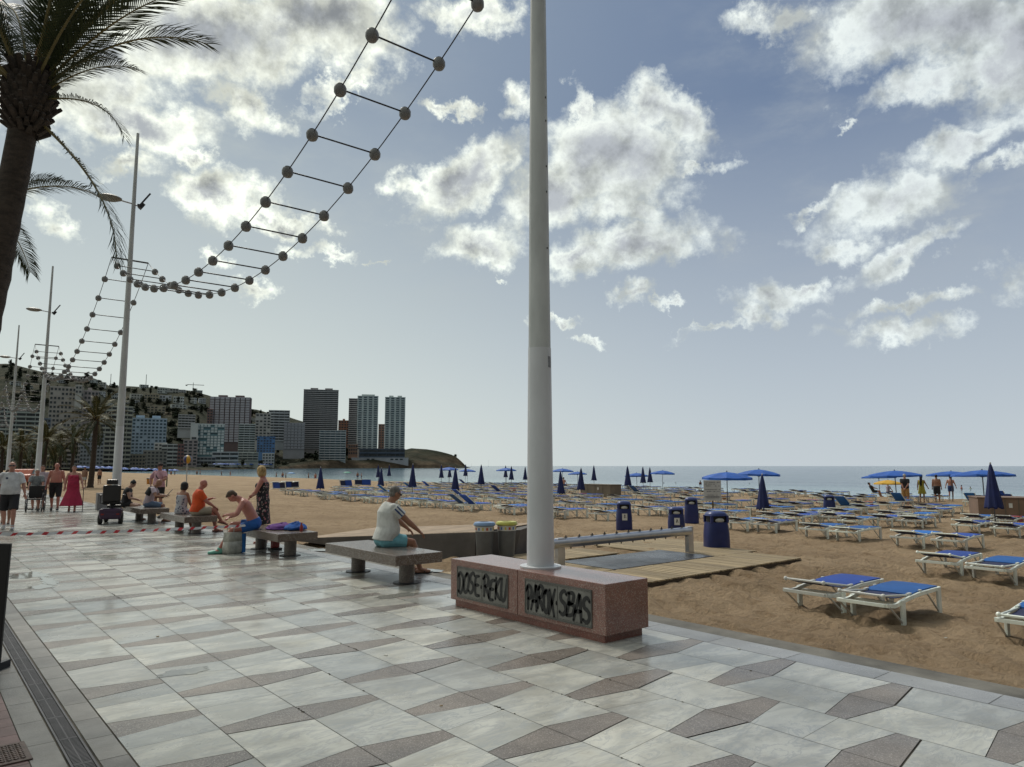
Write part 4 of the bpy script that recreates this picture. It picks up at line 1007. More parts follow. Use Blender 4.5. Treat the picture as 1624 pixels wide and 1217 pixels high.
        if rest and rest[0]: pass
        remesh(c, 'shirt', mt, t, vox*1.05, 5)
    if bottom:
        col, frac = bottom; c = MB()
        c.loft(torso(c, .016, 0, 4 if top else 3)); c.ball(P0-sp*.02, (.16*fk**.5, .12*fk**.5, .11), 12, 8)
        for h, k, a in ((HL, KL, al), (HRt, KR, ar)):
            rr = (.106*fk**.5, .100*fk**.4, .088)
            if frac <= 1: c.tube([h, h.lerp(k, frac*.5), h.lerp(k, frac)], [rr[0], rr[1], rr[1]-.006], 14); c.ball(h, rr[0], 12, 8)
            else: c.tube([h, h.lerp(k, .5), k, k.lerp(a, frac-1)], [rr[0], rr[1], .082, .075], 14); c.ball(h, rr[0], 12, 8)
        remesh(c, 'shorts' if frac < 1.4 else 'trousers', cloth(*col), t, vox*1.05, 4)
    if dress:
        col, hem, flare, straps = dress; c = MB(); rg = torso(c, .018, 1, 7 if straps else 8)
        n = 18; z0 = P0.z; lower = []
        if pel > .8:
            K = 6
            for i in range(K, 0, -1):
                f = i/K; z = z0+(hem-z0)*f; r1, r2 = .175+(flare-.175)*f, .125+(flare*.8-.125)*f
                lower.append([Vector((0, .02*f, z))+Vector((r1*(1+.07*f*sin(5*2*pi*k/n+f))*cos(2*pi*k/n), r2*(1+.07*f*sin(5*2*pi*k/n+f))*sin(2*pi*k/n), 0)) for k in range(n)])
            c.loft(lower+rg)
        else:
            c.loft(torso(c, .018, 0, 7))
            for h, k in ((HL, KL), (HRt, KR)): c.tube([h, h.lerp(k, .8)], [.108, .10], 12); c.ball(h, .108, 10, 7)
        if fem:
            for e in (-1, 1): c.ball(chest+fw2*.09+rt*e*.075, (.085*fk**.4, .08, .08), 10, 7)
        if straps:
            for e in (-1, 1): c.tube([chest+sp2*.03+fw2*.10+rt*e*.10, sh+sp2*.035+rt*e*.105, chest+sp2*.03-fw2*.09+rt*e*.10], [.018]*3, 8)
        remesh(c, 'dress', cloth(*col), t, vox*1.1, 3)
    if shoes:
        kind, col = shoes; mt = M('shoe %s%.2f' % (kind, col[0]), col, .5, .15, 8)
        for heel, bl, toe, f, a in FT:
            c = MB(); z = min(heel.z, bl.z)-.026
            if kind == 'shoe':
                c.ball(heel+up*.01, (.042, .05, .045), 10, 7); cap(c, heel+up*.004, .040, bl+up*.004, .042, sx=1.15); cap(c, bl, .042, toe+f*.01, .034, sx=1.3); cap(c, heel+up*.03, .043, a+up*.0, .046)
                remesh(c, 'shoe', mt, t, vox, 3)
            else:
                sdv = f.cross(up)
                c.loft([[heel-f*.04+sdv*w+up*(dz-.018) for w, dz in ((-.032, -.014), (.032, -.014), (.032, .0), (-.032, .0))], [bl+sdv*w+up*(dz-.024) for w, dz in ((-.047, -.014), (.047, -.014), (.047, .0), (-.047, .0))], [toe+f*.02+sdv*w+up*(dz-.015) for w, dz in ((-.035, -.014), (.035, -.014), (.035, .0), (-.035, .0))]])
                c.tube([bl-f*.05-sdv*.04, bl+up*.032-f*.01, bl+f*.03+up*.01], .009, 6); c.tube([bl-f*.05+sdv*.04, bl+up*.034-f*.01, bl+f*.03+up*.01], .009, 6)
                c.build('sandal', mt, t)
    # hair, cap, glasses, eyes
    st, hc = hair
    if st != 'bald':
        c = MB(); hm = HAIRM(hc)
        if st in ('short', 'crop'):
            k = 1.0 if st == 'short' else .985
            c.ball(head+hu*.040-hf*.022, (.082*k, .092*k, .086*k), 14, 10, HR); c.ball(head-hu*.012-hf*.045, (.072, .056, .058), 12, 8, HR)
            if st == 'short': c.ball(head+hu*.095+hf*.03, (.05, .045, .025), 10, 6, HR)
        elif st == 'bob':
            c.ball(head+hu*.03-hf*.025, (.105, .105, .108), 14, 10, HR); c.ball(head-hu*.05-hf*.035, (.10, .078, .085), 12, 8, HR)
            for e in (-1, 1): c.ball(head-hu*.04+hr*e*.082+hf*.0, (.025, .05, .08), 10, 7, HR)
        elif st == 'long':
            c.ball(head+hu*.03-hf*.022, (.095, .102, .10), 14, 10, HR); cap(c, head-hu*.02-hf*.05, .085, chest-fw2*.10, .085); cap(c, chest-fw2*.10, .085, waist-fw2*.11, .05)
        elif st == 'bun':
            c.ball(head+hu*.035-hf*.022, (.090, .098, .095), 14, 10, HR); c.ball(head+hu*.10-hf*.06, (.045, .045, .045), 10, 7, HR)
        elif st == 'sides':
            c.ball(head+hu*.0-hf*.04, (.082, .066, .05), 12, 8, HR)
        remesh(c, 'hair', hm, t, max(.007, vox*.8), 2)
    if hat:
        c = MB(); c.ball(head+hu*.055-hf*.01, (.095, .105, .075), 14, 8, HR); c.ball(head+hu*.035+hf*.09, (.07, .07, .012), 12, 6, HR)
        c.build('cap', cloth(*hat), t, smooth='all')
    e_ = MB()
    if glasses:
        for e in (-1, 1): e_.ball(head+hu*.022+hf*.089+hr*e*.033, (.030, .010, .021), 10, 6, HR); e_.tube([head+hu*.026+hf*.082+hr*e*.062, head+hu*.02-hf*.01+hr*e*.088], .005, 5)
        e_.tube([head+hu*.026+hf*.094-hr*.03, head+hu*.026+hf*.094+hr*.03], .004, 5)
        e_.build('sunglasses', DARK, t, smooth='all')
    else:
        for e in (-1, 1): e_ = MB().ball(head+hu*.018+hf*.083+hr*e*.031, (.013, .008, .007), 8, 5, HR); e_.build('eye', M('eye', (.03, .02, .015), .2), t, smooth='all')
    NP_[0] += 1
    t['_'] = 0; del t['_']
    return t, dict(head=head, wl=wl, wr=wr, chest=chest, sh=sh, P0=P0, rt=rt, fw2=fw2, sp2=sp2, SL=SL, SR=SR_, EL=EL, ER=ER, hf=hf)
def A(phi): return YAW+R(phi)      # heading: 0 away from the camera, 90 to the right of the picture, 180 towards the camera
def prop(t, name, b, mat, label=None, smooth=False): return b.build(name, mat, t, smooth=smooth, label=label)
SEAT = .47
# the man in the white shirt on the nearest bench
t, q = person((5.92, 10.26, 0), A(58), 'grey haired man in sunglasses, white shirt and light blue shorts sitting on the nearest bench', 1.78, pel=SEAT+.085, lean=.06, curl=.24, hp=.06, hy=-.12,
    wl=(-.22, .56, .60), wr=(.24, .52, .62), al=(-.16, .50, .095), ar=(.14, .54, .095), pl=(-.9, -.3, -.4), pr=(.9, -.3, -.4), fat=1.42, sk='tan', hair=('crop', 'grey'),
    top=(('shirt white', (.55, .56, .54)), .62, 'out'), bottom=(('shorts light blue', (.17, .43, .50)), .72), shoes=('sandal', (.02, .02, .022)), glasses=True, vox=.0075)
tr = MB()
for s, e in ((q['SL'], q['EL']), (q['SR'], q['ER'])):
    d = (e-s).normalized(); sd = Vector((-1 if s.x < 0 else 1, 0, 0)); sd = (sd-d*sd.dot(d)).normalized(); wd = d.cross(sd).normalized()
    for i in range(5):
        a0 = s+d*(.01+.032*i); n0 = sd*(.077-.0005*i)
        tr.add([a0+n0+wd*.035, a0+n0-wd*.035+d*0, a0+d*.034+n0-wd*.035, a0+d*.034+n0+wd*.035, a0+n0*.9+wd*.035, a0+n0*.9-wd*.035, a0+d*.034+n0*.9-wd*.035, a0+d*.034+n0*.9+wd*.035], [(0, 1, 2, 3), (7, 6, 5, 4), (0, 4, 5, 1), (2, 6, 7, 3), (1, 5, 6, 2), (0, 3, 7, 4)])
prop(t, 'sleeve_stripe', tr, cloth('stripe navy', (.03, .06, .17)))
# sunburnt man with towels on the second bench
t, q = person((5.50, 14.70, 0), A(250), 'bare chested sunburnt man in blue shorts bending forward on the second bench', 1.76, pel=SEAT+.085, lean=.36, curl=.38, hp=.38, hy=0,
    wl=(-.16, .50, .74), wr=(.10, .46, .68), al=(-.14, .62, .09), ar=(.12, .36, .12), pl=(-.9, -.2, -.4), pr=(.9, -.2, -.4), kl=(-.15, 1, .6), kr=(.15, 1, .9), fat=1.05, sk='red', hair=('short', 'brown'),
    bottom=(('shorts blue', (.012, .09, .33)), .6), shoes=('shoe', (.16, .45, .36)), vox=.0085)
# blonde woman standing behind that bench
person((6.28, 16.3, 0), A(262), 'woman with a blonde bob and a dark floral sun dress standing behind the second bench', 1.70, pel=.92, lean=.03, curl=.05, hp=.15, hy=.35,
    wl=(-.06, .24, 1.08), wr=(.10, .26, 1.06), pl=(-1, -.2, -.3), pr=(1, -.2, -.3), fat=1.12, fem=True, sk='red', hair=('bob', 'blonde'), dress=(('dress floral', (.012, .012, .016), ((.30, .12, .14), (.35, .30, .28))), .42, .24, True), shoes=('sandal', (.4, .2, .2)), vox=.0095)
# couple on the third bench
person((5.85, 19.75, 0), A(62), 'heavy bald man in a bright orange T-shirt and pale shorts on the third bench', 1.74, pel=SEAT+.085, lean=.06, curl=.18, hp=.12, hy=-.2,
    wl=(-.05, .36, .86), wr=(.12, .42, .66), al=(-.12, .50, .085), ar=(-.12, .62, .30), pl=(-.8, -.4, -.5), pr=(.8, -.4, -.5), kr=(.5, .6, .7), fat=1.32, sk='red', hair=('bald', 'grey'),
    top=(('shirt orange', (.62, .075, .012)), .75, 'out'), bottom=(('shorts beige', (.40, .35, .27)), .85), shoes=('sandal', (.03, .03, .04)), vox=.01)
person((5.70, 20.55, 0), A(25), 'dark haired woman in a white and navy patterned sun dress on the third bench', 1.62, pel=SEAT+.085, lean=.05, curl=.10, hp=.1, hy=.3,
    wl=(-.16, .34, .58), wr=(.16, .34, .60), al=(-.14, .50, .085), ar=(.12, .50, .085), fem=True, fat=1.08, sk='tan', hair=('bob', 'black'), dress=(('dress white floral', (.40, .41, .45), ((.03, .035, .08), (.10, .10, .17))), .3, .2, True), shoes=('sandal', (.1, .1, .1)), vox=.01)
# man with the newspaper
t, q = person((5.85, 24.6, 0), A(70), 'man in a pale T-shirt and denim shorts reading a newspaper on the fourth bench', 1.72, pel=SEAT+.085, lean=.16, curl=.35, hp=.10, hy=-.1,
    wl=(-.20, .48, .80), wr=(.20, .46, .78), al=(-.16, .48, .085), ar=(.16, .50, .085), pl=(-.8, -.4, -.5), pr=(.8, -.4, -.5), fat=1.08, sk='tan', hair=('bald', 'brown'),
    top=(('shirt pale pink', (.42, .34, .38)), .6, 'out'), bottom=(('shorts denim', (.10, .15, .24)), .95), shoes=('sandal', (.03, .03, .03)), vox=.011)
c = MB(); c.loft([ellring(q['chest']+q['sp2']*z+q['fw2']*(-.03), .20, .13, q['rt'], q['fw2']) for z in (-.13, 0, .1)]); c.tube([q['SL']+Vector((0, .05, .03)), q['sh']+Vector((0, -.09, .03)), q['SR']+Vector((0, .05, .03))], .045, 8)
remesh(c, 'cardigan', cloth('cardigan black', (.012, .012, .014)), t, .011, 4)
def newspaper():
    az = A(70); p = Vector((5.85, 24.6, 0))+Matrix.Rotation(-az, 3, 'Z') @ Vector((0, .58, .84))
    o = thing('newspaper', p, -az, 'open newspaper held by the man on the fourth bench', 'newspaper')
    b = MB()
    for s in (-1, 1):
        P = []
        for i in range(7):
            f = i/6; P.append((s*(.01+.27*f), .03*sin(f*3)-.02, ))
        for k, z in ((0, 0.),):
            V = [Vector((x, y+.10*j, .02+.13*j+y)) for j in (-1, 0, 1) for x, y in P]+[Vector((x, y+.10*j-.006, .016+.13*j+y-.004)) for j in (-1, 0, 1) for x, y in P]
            n = 7; fs = [(j*n+i, j*n+i+1, (j+1)*n+i+1, (j+1)*n+i) for j in (0, 1) for i in range(6)]; fs += [(21+j*n+i, 21+(j+1)*n+i, 21+(j+1)*n+i+1, 21+j*n+i+1) for j in (0, 1) for i in range(6)]
            b.add(V, fs)
    b.build('page', M('newsprint', (.46, .46, .44), .7, .35, 22, detail=2), o, smooth='all')
newspaper()
person((5.45, 25.75, 0), A(75), 'dark haired woman in a black top sitting on the fourth bench beside the scooter', 1.62, pel=SEAT+.085, lean=.12, curl=.2, hp=.3, hy=.3,
    wl=(-.1, .40, .66), wr=(.12, .42, .70), al=(-.14, .48, .085), ar=(.12, .50, .085), fem=True, fat=1.18, sk='pale', hair=('bun', 'black'), top=(('top black', (.014, .014, .017)), .3, 'out'), bottom=(('shorts black', (.015, .015, .018)), .5), vox=.013)
t, q = person((7.05, 28.2, 0), A(192), 'man in a pink T-shirt with a dark strap, facing us behind the fourth bench', 1.78, pel=.95, hp=-.05, hy=0, wl=(-.18, .30, 1.12), wr=(.25, .12, 1.0), pl=(-1, -.3, -.4), pr=(1, -.3, -.2), fat=1.18, sk='pink', hair=('bald', 'brown'),
    top=(('shirt pink', (.50, .28, .33)), .75, 'out'), bottom=(('shorts black', (.015, .015, .018)), .9), shoes=('shoe', (.03, .03, .03)), glasses=True, hat=('cap dark', (.04, .03, .03)), vox=.012)
prop(t, 'strap', MB().tube([q['sh']+Vector((.12, .03, .03)), q['chest']+Vector((.02, .155, -.02)), q['P0']+Vector((-.17, .13, .15))], .018, 6), cloth('strap dark', (.02, .02, .022)))
# walking towards us on the left
W1 = dict(al=(-.11, .18, .10), ar=(.11, -.26, .15), kl=(-.1, 1, 0), kr=(.1, 1, .1))
t, q = person((2.26, 24.1, 0), A(150), 'bald man in sunglasses, white T-shirt and black shorts walking towards us at the left edge', 1.82, pel=.92, lean=.05, hp=.0, wl=(-.33, .14, .88), wr=(.31, -.06, .90), pl=(-.7, -1, 0), pr=(.7, -1, 0), fat=1.28, sk='pink', hair=('sides', 'white'),
    top=(('T-shirt white', (.55, .56, .58)), .85, 'out'), bottom=(('shorts black', (.015, .015, .018)), 1.0), shoes=('shoe', (.40, .40, .40)), glasses=True, vox=.011, **W1)
prop(t, 'logo', MB().ball(q['chest']+Vector((.085, .135*1.08, .02)), (.028, .008, .026), 10, 6), cloth('logo navy', (.03, .04, .09)), smooth='all')
person((2.42, 26.6, 0), A(152), 'woman in red shorts half hidden behind the man in the white T-shirt', 1.60, pel=.92, fat=1.1, fem=True, sk='tan', hair=('bob', 'brown'), top=(('top black', (.014, .014, .017)), .3, 'out'), bottom=(('shorts red', (.25, .02, .035)), .8), shoes=('sandal', (.1, .1, .1)), vox=.014, **W1)
t, q = person((3.95, 33.3, 0), A(152), 'grey haired person in a grey patterned T-shirt pushing the empty wheelchair', 1.62, pel=.90, lean=.16, curl=.12, hp=-.05, wl=(-.24, .42, .93), wr=(.24, .42, .93), pl=(-.6, -1, -.4), pr=(.6, -1, -.4), fat=1.2, sk='pink', hair=('short', 'white'),
    top=(('shirt grey', (.20, .22, .23), ((.13, .16, .18), (.27, .28, .28))), .85, 'out'), bottom=(('shorts black', (.015, .015, .018)), .95), shoes=('shoe', (.05, .05, .05)), vox=.013, al=(-.11, .12, .09), ar=(.11, -.2, .12))
person((4.30, 34.9, 0), A(152), 'person in a pale pink shirt walking right behind the one with the wheelchair', 1.72, pel=.93, fat=1.15, sk='pink', hair=('short', 'brown'), top=(('shirt pale pink', (.42, .34, .38)), .8, 'out'), bottom=(('shorts dark', (.03, .03, .035)), 1.0), shoes=('shoe', (.05, .05, .05)), vox=.015, **W1)
person((4.55, 33.1, 0), A(152), 'bare chested man in black shorts walking beside the woman in the crimson dress', 1.80, pel=.94, hp=.1, wl=(-.30, .10, .9), wr=(.30, .0, .9), fat=1.25, sk='red', hair=('bald', 'grey'), bottom=(('shorts black', (.015, .015, .018)), 1.05), shoes=('shoe', (.03, .03, .03)), vox=.012, **W1)
t, q = person((4.95, 31.9, 0), A(154), 'woman in a long crimson sleeveless dress walking towards us with a cane', 1.72, pel=.93, wl=(-.36, .24, .86), wr=(.28, .02, .9), pl=(-.8, -1, 0), pr=(.6, -1, 0), fat=1.28, fem=True, sk='pink', hair=('short', 'black'), dress=(('dress crimson', (.33, .015, .055)), .22, .40, True), shoes=('sandal', (.03, .03, .03)), vox=.012, **W1)
def cane():
    p = Vector((4.95, 31.9, 0))+Matrix.Rotation(-A(154), 3, 'Z') @ Vector((-.37, .30, 0))
    tag(MB().tube([(p.x, p.y, .01), (p.x, p.y, .86), (p.x+.02, p.y-.04, .90), (p.x+.03, p.y-.1, .88)], .013, 6).build('walking_cane', DARK), 'thin dark walking cane in the hand of the woman in the crimson dress', 'cane')
cane()
# people farther off
def far_person(u, v, phi, label, h=1.70, pose='stand', z=None, **k):
    p = G(u, v, z); k.setdefault('vox', .022 if p.length < 75 else .034)
    if pose == 'sit': k.setdefault('pel', .45); k.setdefault('al', (-.15, .55, .09)); k.setdefault('ar', (.15, .55, .09)); k.setdefault('wl', (-.15, .4, .6)); k.setdefault('wr', (.15, .4, .6)); p.z += 0
    if pose == 'ground': k.setdefault('pel', .16); k.setdefault('al', (-.15, .62, .09)); k.setdefault('ar', (.15, .60, .09)); k.setdefault('kl', (-.2, .3, 1)); k.setdefault('kr', (.2, .3, 1)); k.setdefault('wl', (-.2, .4, .42)); k.setdefault('wr', (.2, .4, .42))
    return person((p.x, p.y, p.z), A(phi), label, h, **k)
SB, SR2, SK = ('swim shorts blue', (.02, .05, .16)), ('swim red', (.28, .03, .03)), ('shorts black', (.015, .015, .018))
far_person(1437, 801, 38, 'white haired person in a black shirt and tan shorts, hands behind the back', 1.78, fat=1.2, sk='pink', hair=('short', 'white'), wl=(-.05, -.2, .92), wr=(.06, -.2, .95), pl=(-1, -.3, 0), pr=(1, -.3, 0), top=(('top black', (.014, .014, .017)), .8, 'out'), bottom=(('shorts tan', (.36, .20, .07)), 1.0))
far_person(1463, 797, 45, 'woman with very long black hair in a loose yellow dress walking on the beach', 1.70, fem=True, sk='tan', hair=('long', 'black'), wr=(.34, .15, .95), dress=(('dress yellow', (.38, .34, .05)), .55, .26, False))
far_person(1487, 796, 36, 'bare backed dark haired man in black shorts standing right of the yellow dress', 1.78, fat=1.2, sk='tan', hair=('short', 'black'), bottom=(SK, 1.0))
far_person(1509, 792, 38, 'bare backed man standing by the water just right of the man in black shorts', 1.72, fat=1.15, sk='pink', hair=('short', 'brown'), wl=(-.35, .1, .9), wr=(.35, .1, .9), bottom=(SB, .8))
far_person(1526, 789, -60, 'slim bather in a red swimsuit standing sideways under the wide parasol', 1.66, fem=True, sk='red', hair=('short', 'black'), dress=(('swim red', (.28, .03, .03)), .75, .17, False))
far_person(1540, 788, 70, 'child in a pale green top reaching out by the water on the right', 1.40, sk='tan', hair=('short', 'black'), wl=(-.15, .45, 1.1), top=(('top pale green', (.33, .38, .30)), .5, 'out'), bottom=(('swim grey', (.2, .2, .2)), .5))
far_person(1386, 788, 100, 'person in dark clothes lying back on a lounger under the lower parasol on the right', 1.7, 'sit', sk='tan', hair=('short', 'dark'), lean=-.5, top=(('top black', (.014, .014, .017)), .5, 'out'), bottom=(SK, .6))
far_person(1409, 788, 60, 'dark haired sunbather in a pale top sitting below the yellow parasol', 1.65, 'sit', fem=True, sk='tan', hair=('bun', 'black'), wl=(-.4, .5, .75), top=(('top lilac', (.38, .33, .40)), .3, 'out'), bottom=(SB, .4))
far_person(1413, 779, 60, 'blonde bather under the yellow parasol at the waterline', 1.65, 'sit', fem=True, sk='pink', hair=('bob', 'blonde'), dress=(SR2, .5, .2, True))
far_person(1111, 778, 200, 'woman with curly black hair in a dark red dress left of the large parasol', 1.72, fem=True, sk='dark', hair=('bob', 'black'), dress=(('dress dark red', (.13, .012, .02)), .45, .2, True))
far_person(1130, 776, 0, 'person standing behind the price board, head above the parasol edge', 1.85, sk='tan', hair=('short', 'dark'), bottom=(SB, .6))
far_person(1189, 777, 20, 'child in a red top by the water under the two large parasols', 1.25, sk='tan', hair=('short', 'black'), top=(SR2, .3, 'out'), bottom=(SR2, .4))
far_person(1053, 776, 75, 'bather sitting up beside the pole of the middle open parasol', 1.68, 'sit', fem=True, sk='tan', hair=('bun', 'black'), bottom=(SR2, .3))
far_person(1072, 776, 260, 'bather in a blue top sitting right of the middle open parasol', 1.68, 'sit', sk='red', hair=('short', 'dark'), top=(('top blue', (.03, .06, .2)), .4, 'out'), bottom=(SB, .5))
far_person(1096, 777, 90, 'sunburnt man lying back with raised knees left of the dark red dress', 1.7, 'ground', sk='red', lean=-.8, hair=('bald', 'grey'), bottom=(SB, .4))
far_person(894, 776, 30, 'sunbather sitting by the parasol just right of the white pole', 1.65, 'sit', sk='pink', hair=('short', 'brown'), bottom=(SB, .5))
far_person(664, 764, 100, 'sunbather sitting with raised knees right of the man in white, against the water', 1.68, 'ground', sk='red', hair=('short', 'brown'), bottom=(SB, .4))
far_person(133, 774, 185, 'person in white shorts on the empty sand, left of the lone palm', 1.70, fat=1.2, sk='tan', hair=('short', 'brown'), bottom=(('shorts white', (.5, .5, .5)), .6), top=(('top tan', (.28, .16, .11)), .3, 'out'))
far_person(157, 769, 185, 'person in dark shorts half hidden by the trunk of the lone palm', 1.68, sk='tan', hair=('short', 'dark'), bottom=(SK, .8))
for u, v, l, s, c_ in ((271, 757, 'leftmost distant bather at the waterline, just right of the green post', 'tan', SK), (277, 757, 'second distant bather from the left, close to the first', 'dark', SB), (312, 756, 'left one of two distant bathers under the striped ball', 'dark', SK), (317, 756, 'right one of two distant bathers under the striped ball', 'tan', SB),
    (351, 757, 'distant bather at the waterline above the man in orange', 'dark', SK), (365, 757, 'lone distant bather between the striped ball and the blonde woman', 'tan', SR2), (438, 761, 'distant bather standing right of the blonde woman', 'tan', SK), (448, 762, 'distant bather standing left of the small pale blue parasol', 'tan', SB),
    (453, 763, 'distant bather next to the pale blue parasol', 'dark', SK), (489, 763, 'distant bather left of the leftmost folded parasol', 'tan', SK), (567, 762, 'left distant bather of the two above the loungers stood on edge', 'tan', SB), (573, 762, 'right distant bather of the two above the loungers stood on edge', 'pink', SK), (500, 764, 'distant bather wading beside the leftmost folded parasol', 'pink', SR2)):
    p = G(u, v, -1.35); far_person(u, v, random.choice((0, 90, 180, 270)), l, random.uniform(1.55, 1.8), z=-1.35, sk=s, hair=('short', 'dark'), bottom=(c_, .5), grp='distant bathers along the waterline')
print('people', NP_[0])
# ---------------------------------------------------------------- things on and by the benches
def towels():
    rnd = random.Random(8)
    for nm, c, col, r, l in (('towel', (5.93, 14.35, .465), (.11, .035, .20), (.32, .30, .10), 'crumpled purple towel heaped on the second bench'), ('towel', (6.06, 13.98, .465), (.012, .085, .33), (.22, .22, .13), 'crumpled bright blue towel at the end of the purple one')):
        bm = MB(); n, m = 26, 12; from mathutils import noise as N
        rings = []
        for i in range(m):
            a = pi/2*(i/(m-1)); rings.append([])
            for k in range(n):
                t_ = 2*pi*k/n; q = 1+.28*N.noise(Vector((cos(t_)*2.3, sin(t_)*2.3, i*.25+r[0]*9)))
                rings[-1].append(Vector((r[0]*q*cos(a)*cos(t_), r[1]*q*cos(a)*sin(t_), max(0, r[2]*sin(a)*(1+.5*N.noise(Vector((cos(t_)*3, sin(t_)*3, i*.5)))) ))))
        bm.loft(rings); o = bm.build(nm, M('towel %.2f' % col[0], col, .9, .35, 8, .8, 40), smooth='all', loc=c); tag(o, l, 'towel')
    t = thing('drink_bottle', (6.02, 13.62, .45), 0, 'small red bottle standing at the near end of the second bench', 'bottle')
    MB().lathe([(.03, 0), (.033, .02), (.033, .10), (.014, .13), (.013, .15)], 12).build('body', M('bottle red', (.30, .03, .03), .3), t, smooth=True); MB().lathe([(.016, .148), (.016, .17)], 10).build('cap', M('bottle red', (1, 1, 1)), t)
towels()
def bags():
    p = G(369, 878); t = thing('shopping_bag', p, .35, 'white and blue plastic shopping bag on the paving beside the second bench', 'bag')
    from mathutils import noise as N
    rings = []
    for i, z in enumerate((0, .02, .12, .24, .34, .40, .42)):
        k = (.9, 1., 1.04, 1., .96, .92, .97)[i]
        rings.append([Vector((.19*k*(1+.1*N.noise(Vector((cos(a)*3, sin(a)*3, z*6))))*(abs(cos(a))**.5*(1 if cos(a) > 0 else -1)), .12*k*(abs(sin(a))**.5*(1 if sin(a) > 0 else -1))*(1+.12*N.noise(Vector((cos(a)*3, sin(a)*3, z*9+4)))), z+.02*N.noise(Vector((a, z, 1))))) for a in [2*pi*j/28 for j in range(28)]])
    MB().loft(rings[:4]).loft(rings[3:]).build('body', M('bag white', (.40, .40, .36), .5, .25, 9, .5, 30), t, smooth='all')
    s = MB().loft([[q*1.015+Vector((0, 0, 0)) for q in r if q.x > .05] for r in [rr for rr in rings[:6]] if True] if False else [[Vector((x, y, z)) for x, y in ((.12, -.13), (.205, -.125), (.21, 0), (.205, .125), (.12, .13))] for z in (.01, .2, .38)], cap=False)
    s.build('blue_side', M('bag blue', (.02, .16, .48), .5, .2, 6), t)
    MB().tube([(-.08, -.1, .40), (-.07, -.1, .50), (.07, -.1, .50), (.08, -.1, .40)], .008, 6).tube([(-.08, .1, .40), (-.07, .1, .49), (.07, .1, .49), (.08, .1, .40)], .008, 6).build('handle', M('bag white', (1, 1, 1)), t)
    b = MB().ball((0, 0, .11), (.26, .16, .13), 14, 8).ball((.1, 0, .2), (.15, .1, .07), 10, 6)
    o = remesh(b, 'backpack', M('black bag', (.012, .012, .013), .6, .2, 6, .3, 30), None, .015, 4); o.location = (6.25, 18.6+1.9, 0); tag(o, 'black bag on the paving under the left end of the third bench', 'bag'); o.location = G(262, 826)
    t = thing('red_bag', G(436, 872), 0, 'small red bag with a dark base standing behind the near leg of the second bench', 'bag')
    MB().box((0, 0, .16), (.16, .12, .24)).build('body', M('bottle red', (1, 1, 1)), t, bev=.02); MB().box((0, 0, .02), (.24, .18, .04)).build('base', DARK, t, bev=.01)
bags()
def tape():
    V = []; n = 90; x0, x1 = -1.2, 5.28; red, wh = MB(), MB()
    P = []
    for i in range(n+1):
        f = i/n; x = x0+(x1-x0)*f; P.append(Vector((x, 14.05+.5*f+.01*sin(i), .78-.24*f-.06*sin(pi*f)+.006*sin(i*1.7))))
    t = thing('barrier_tape', (0, 0, 0), 0, 'red and white striped barrier tape stretched from the left edge to the second bench', 'barrier tape')
    for i in range(n):
        b = red if i % 3 == 0 else wh; a, c = P[i], P[i+1]; w = Vector((0, .014, .023)); tw = Vector((0, .01*sin(i*.3), 0)); k = Vector((.025, 0, 0)) if True else 0
        b.add([a-w-k, c-w-k, c+w+tw+k, a+w+tw+k], [(0, 1, 2, 3)])
    wh.build('white_stripe', M('tape white', (.6, .6, .6), .5), t); red.build('red_stripe', M('tape red', (.50, .02, .03), .5), t)
tape()
def wheel(c, r, w, n=20, ax='x', tyre=.03):
    b = MB(); rings = []
    for k in range(n+1):
        a = 2*pi*k/n; rings.append(Vector((0, r*cos(a), r*sin(a))))
    b.tube([Vector(c)+q for q in rings], tyre, 8, cap=False); return b
def wheelchair():
    p = Vector((3.86, 32.63, 0)); t = thing('wheelchair', p, -A(152), 'empty black wheelchair pushed towards us on the left', 'wheelchair')
    for s in (-1, 1):
        w = wheel((s*.29, -.05, .30), .28, .03, tyre=.018).build('wheel', M('rubber', (.02, .02, .02), .6), t, smooth='all')
        sp = MB(); [sp.tube([(s*.29, -.05, .30), (s*.29, -.05+.27*cos(a), .30+.27*sin(a))], .004, 4) for a in [2*pi*k/12 for k in range(12)]]; sp.lathe([(.03, -.02), (.03, .02)], 10, (s*.29, -.05, .3)); sp.build('spokes', STEEL, w)
        wheel((s*.24, .38, .09), .07, .03, 12, tyre=.016).build('castor', M('rubber', (1, 1, 1)), t, smooth='all')
        MB().tube([(s*.24, .38, .10), (s*.24, .36, .24), (s*.24, .30, .45), (s*.24, -.2, .46), (s*.24, -.24, .95), (s*.24, -.36, .97)], .013, 6).tube([(s*.24, -.2, .66), (s*.24, .22, .66), (s*.24, .28, .46)], .013, 6).build('frame', DARK, t, smooth='all')
        MB().box((s*.24, .02, .68), (.05, .34, .03)).build('armrest', M('black vinyl', (.012, .012, .013), .5), t, bev=.01)
        MB().box((s*.12, .48, .12), (.14, .13, .015), mat=Matrix.Rotation(.3, 3, 'X')).tube([(s*.22, .34, .42), (s*.20, .46, .13)], .012, 6).build('footrest', DARK, t)
    MB().box((0, .05, .47), (.46, .46, .05)).build('seat', M('black vinyl', (1, 1, 1)), t, bev=.02); MB().box((0, -.22, .74), (.46, .03, .46)).build('backrest', M('black vinyl', (1, 1, 1)), t, bev=.01)
wheelchair()
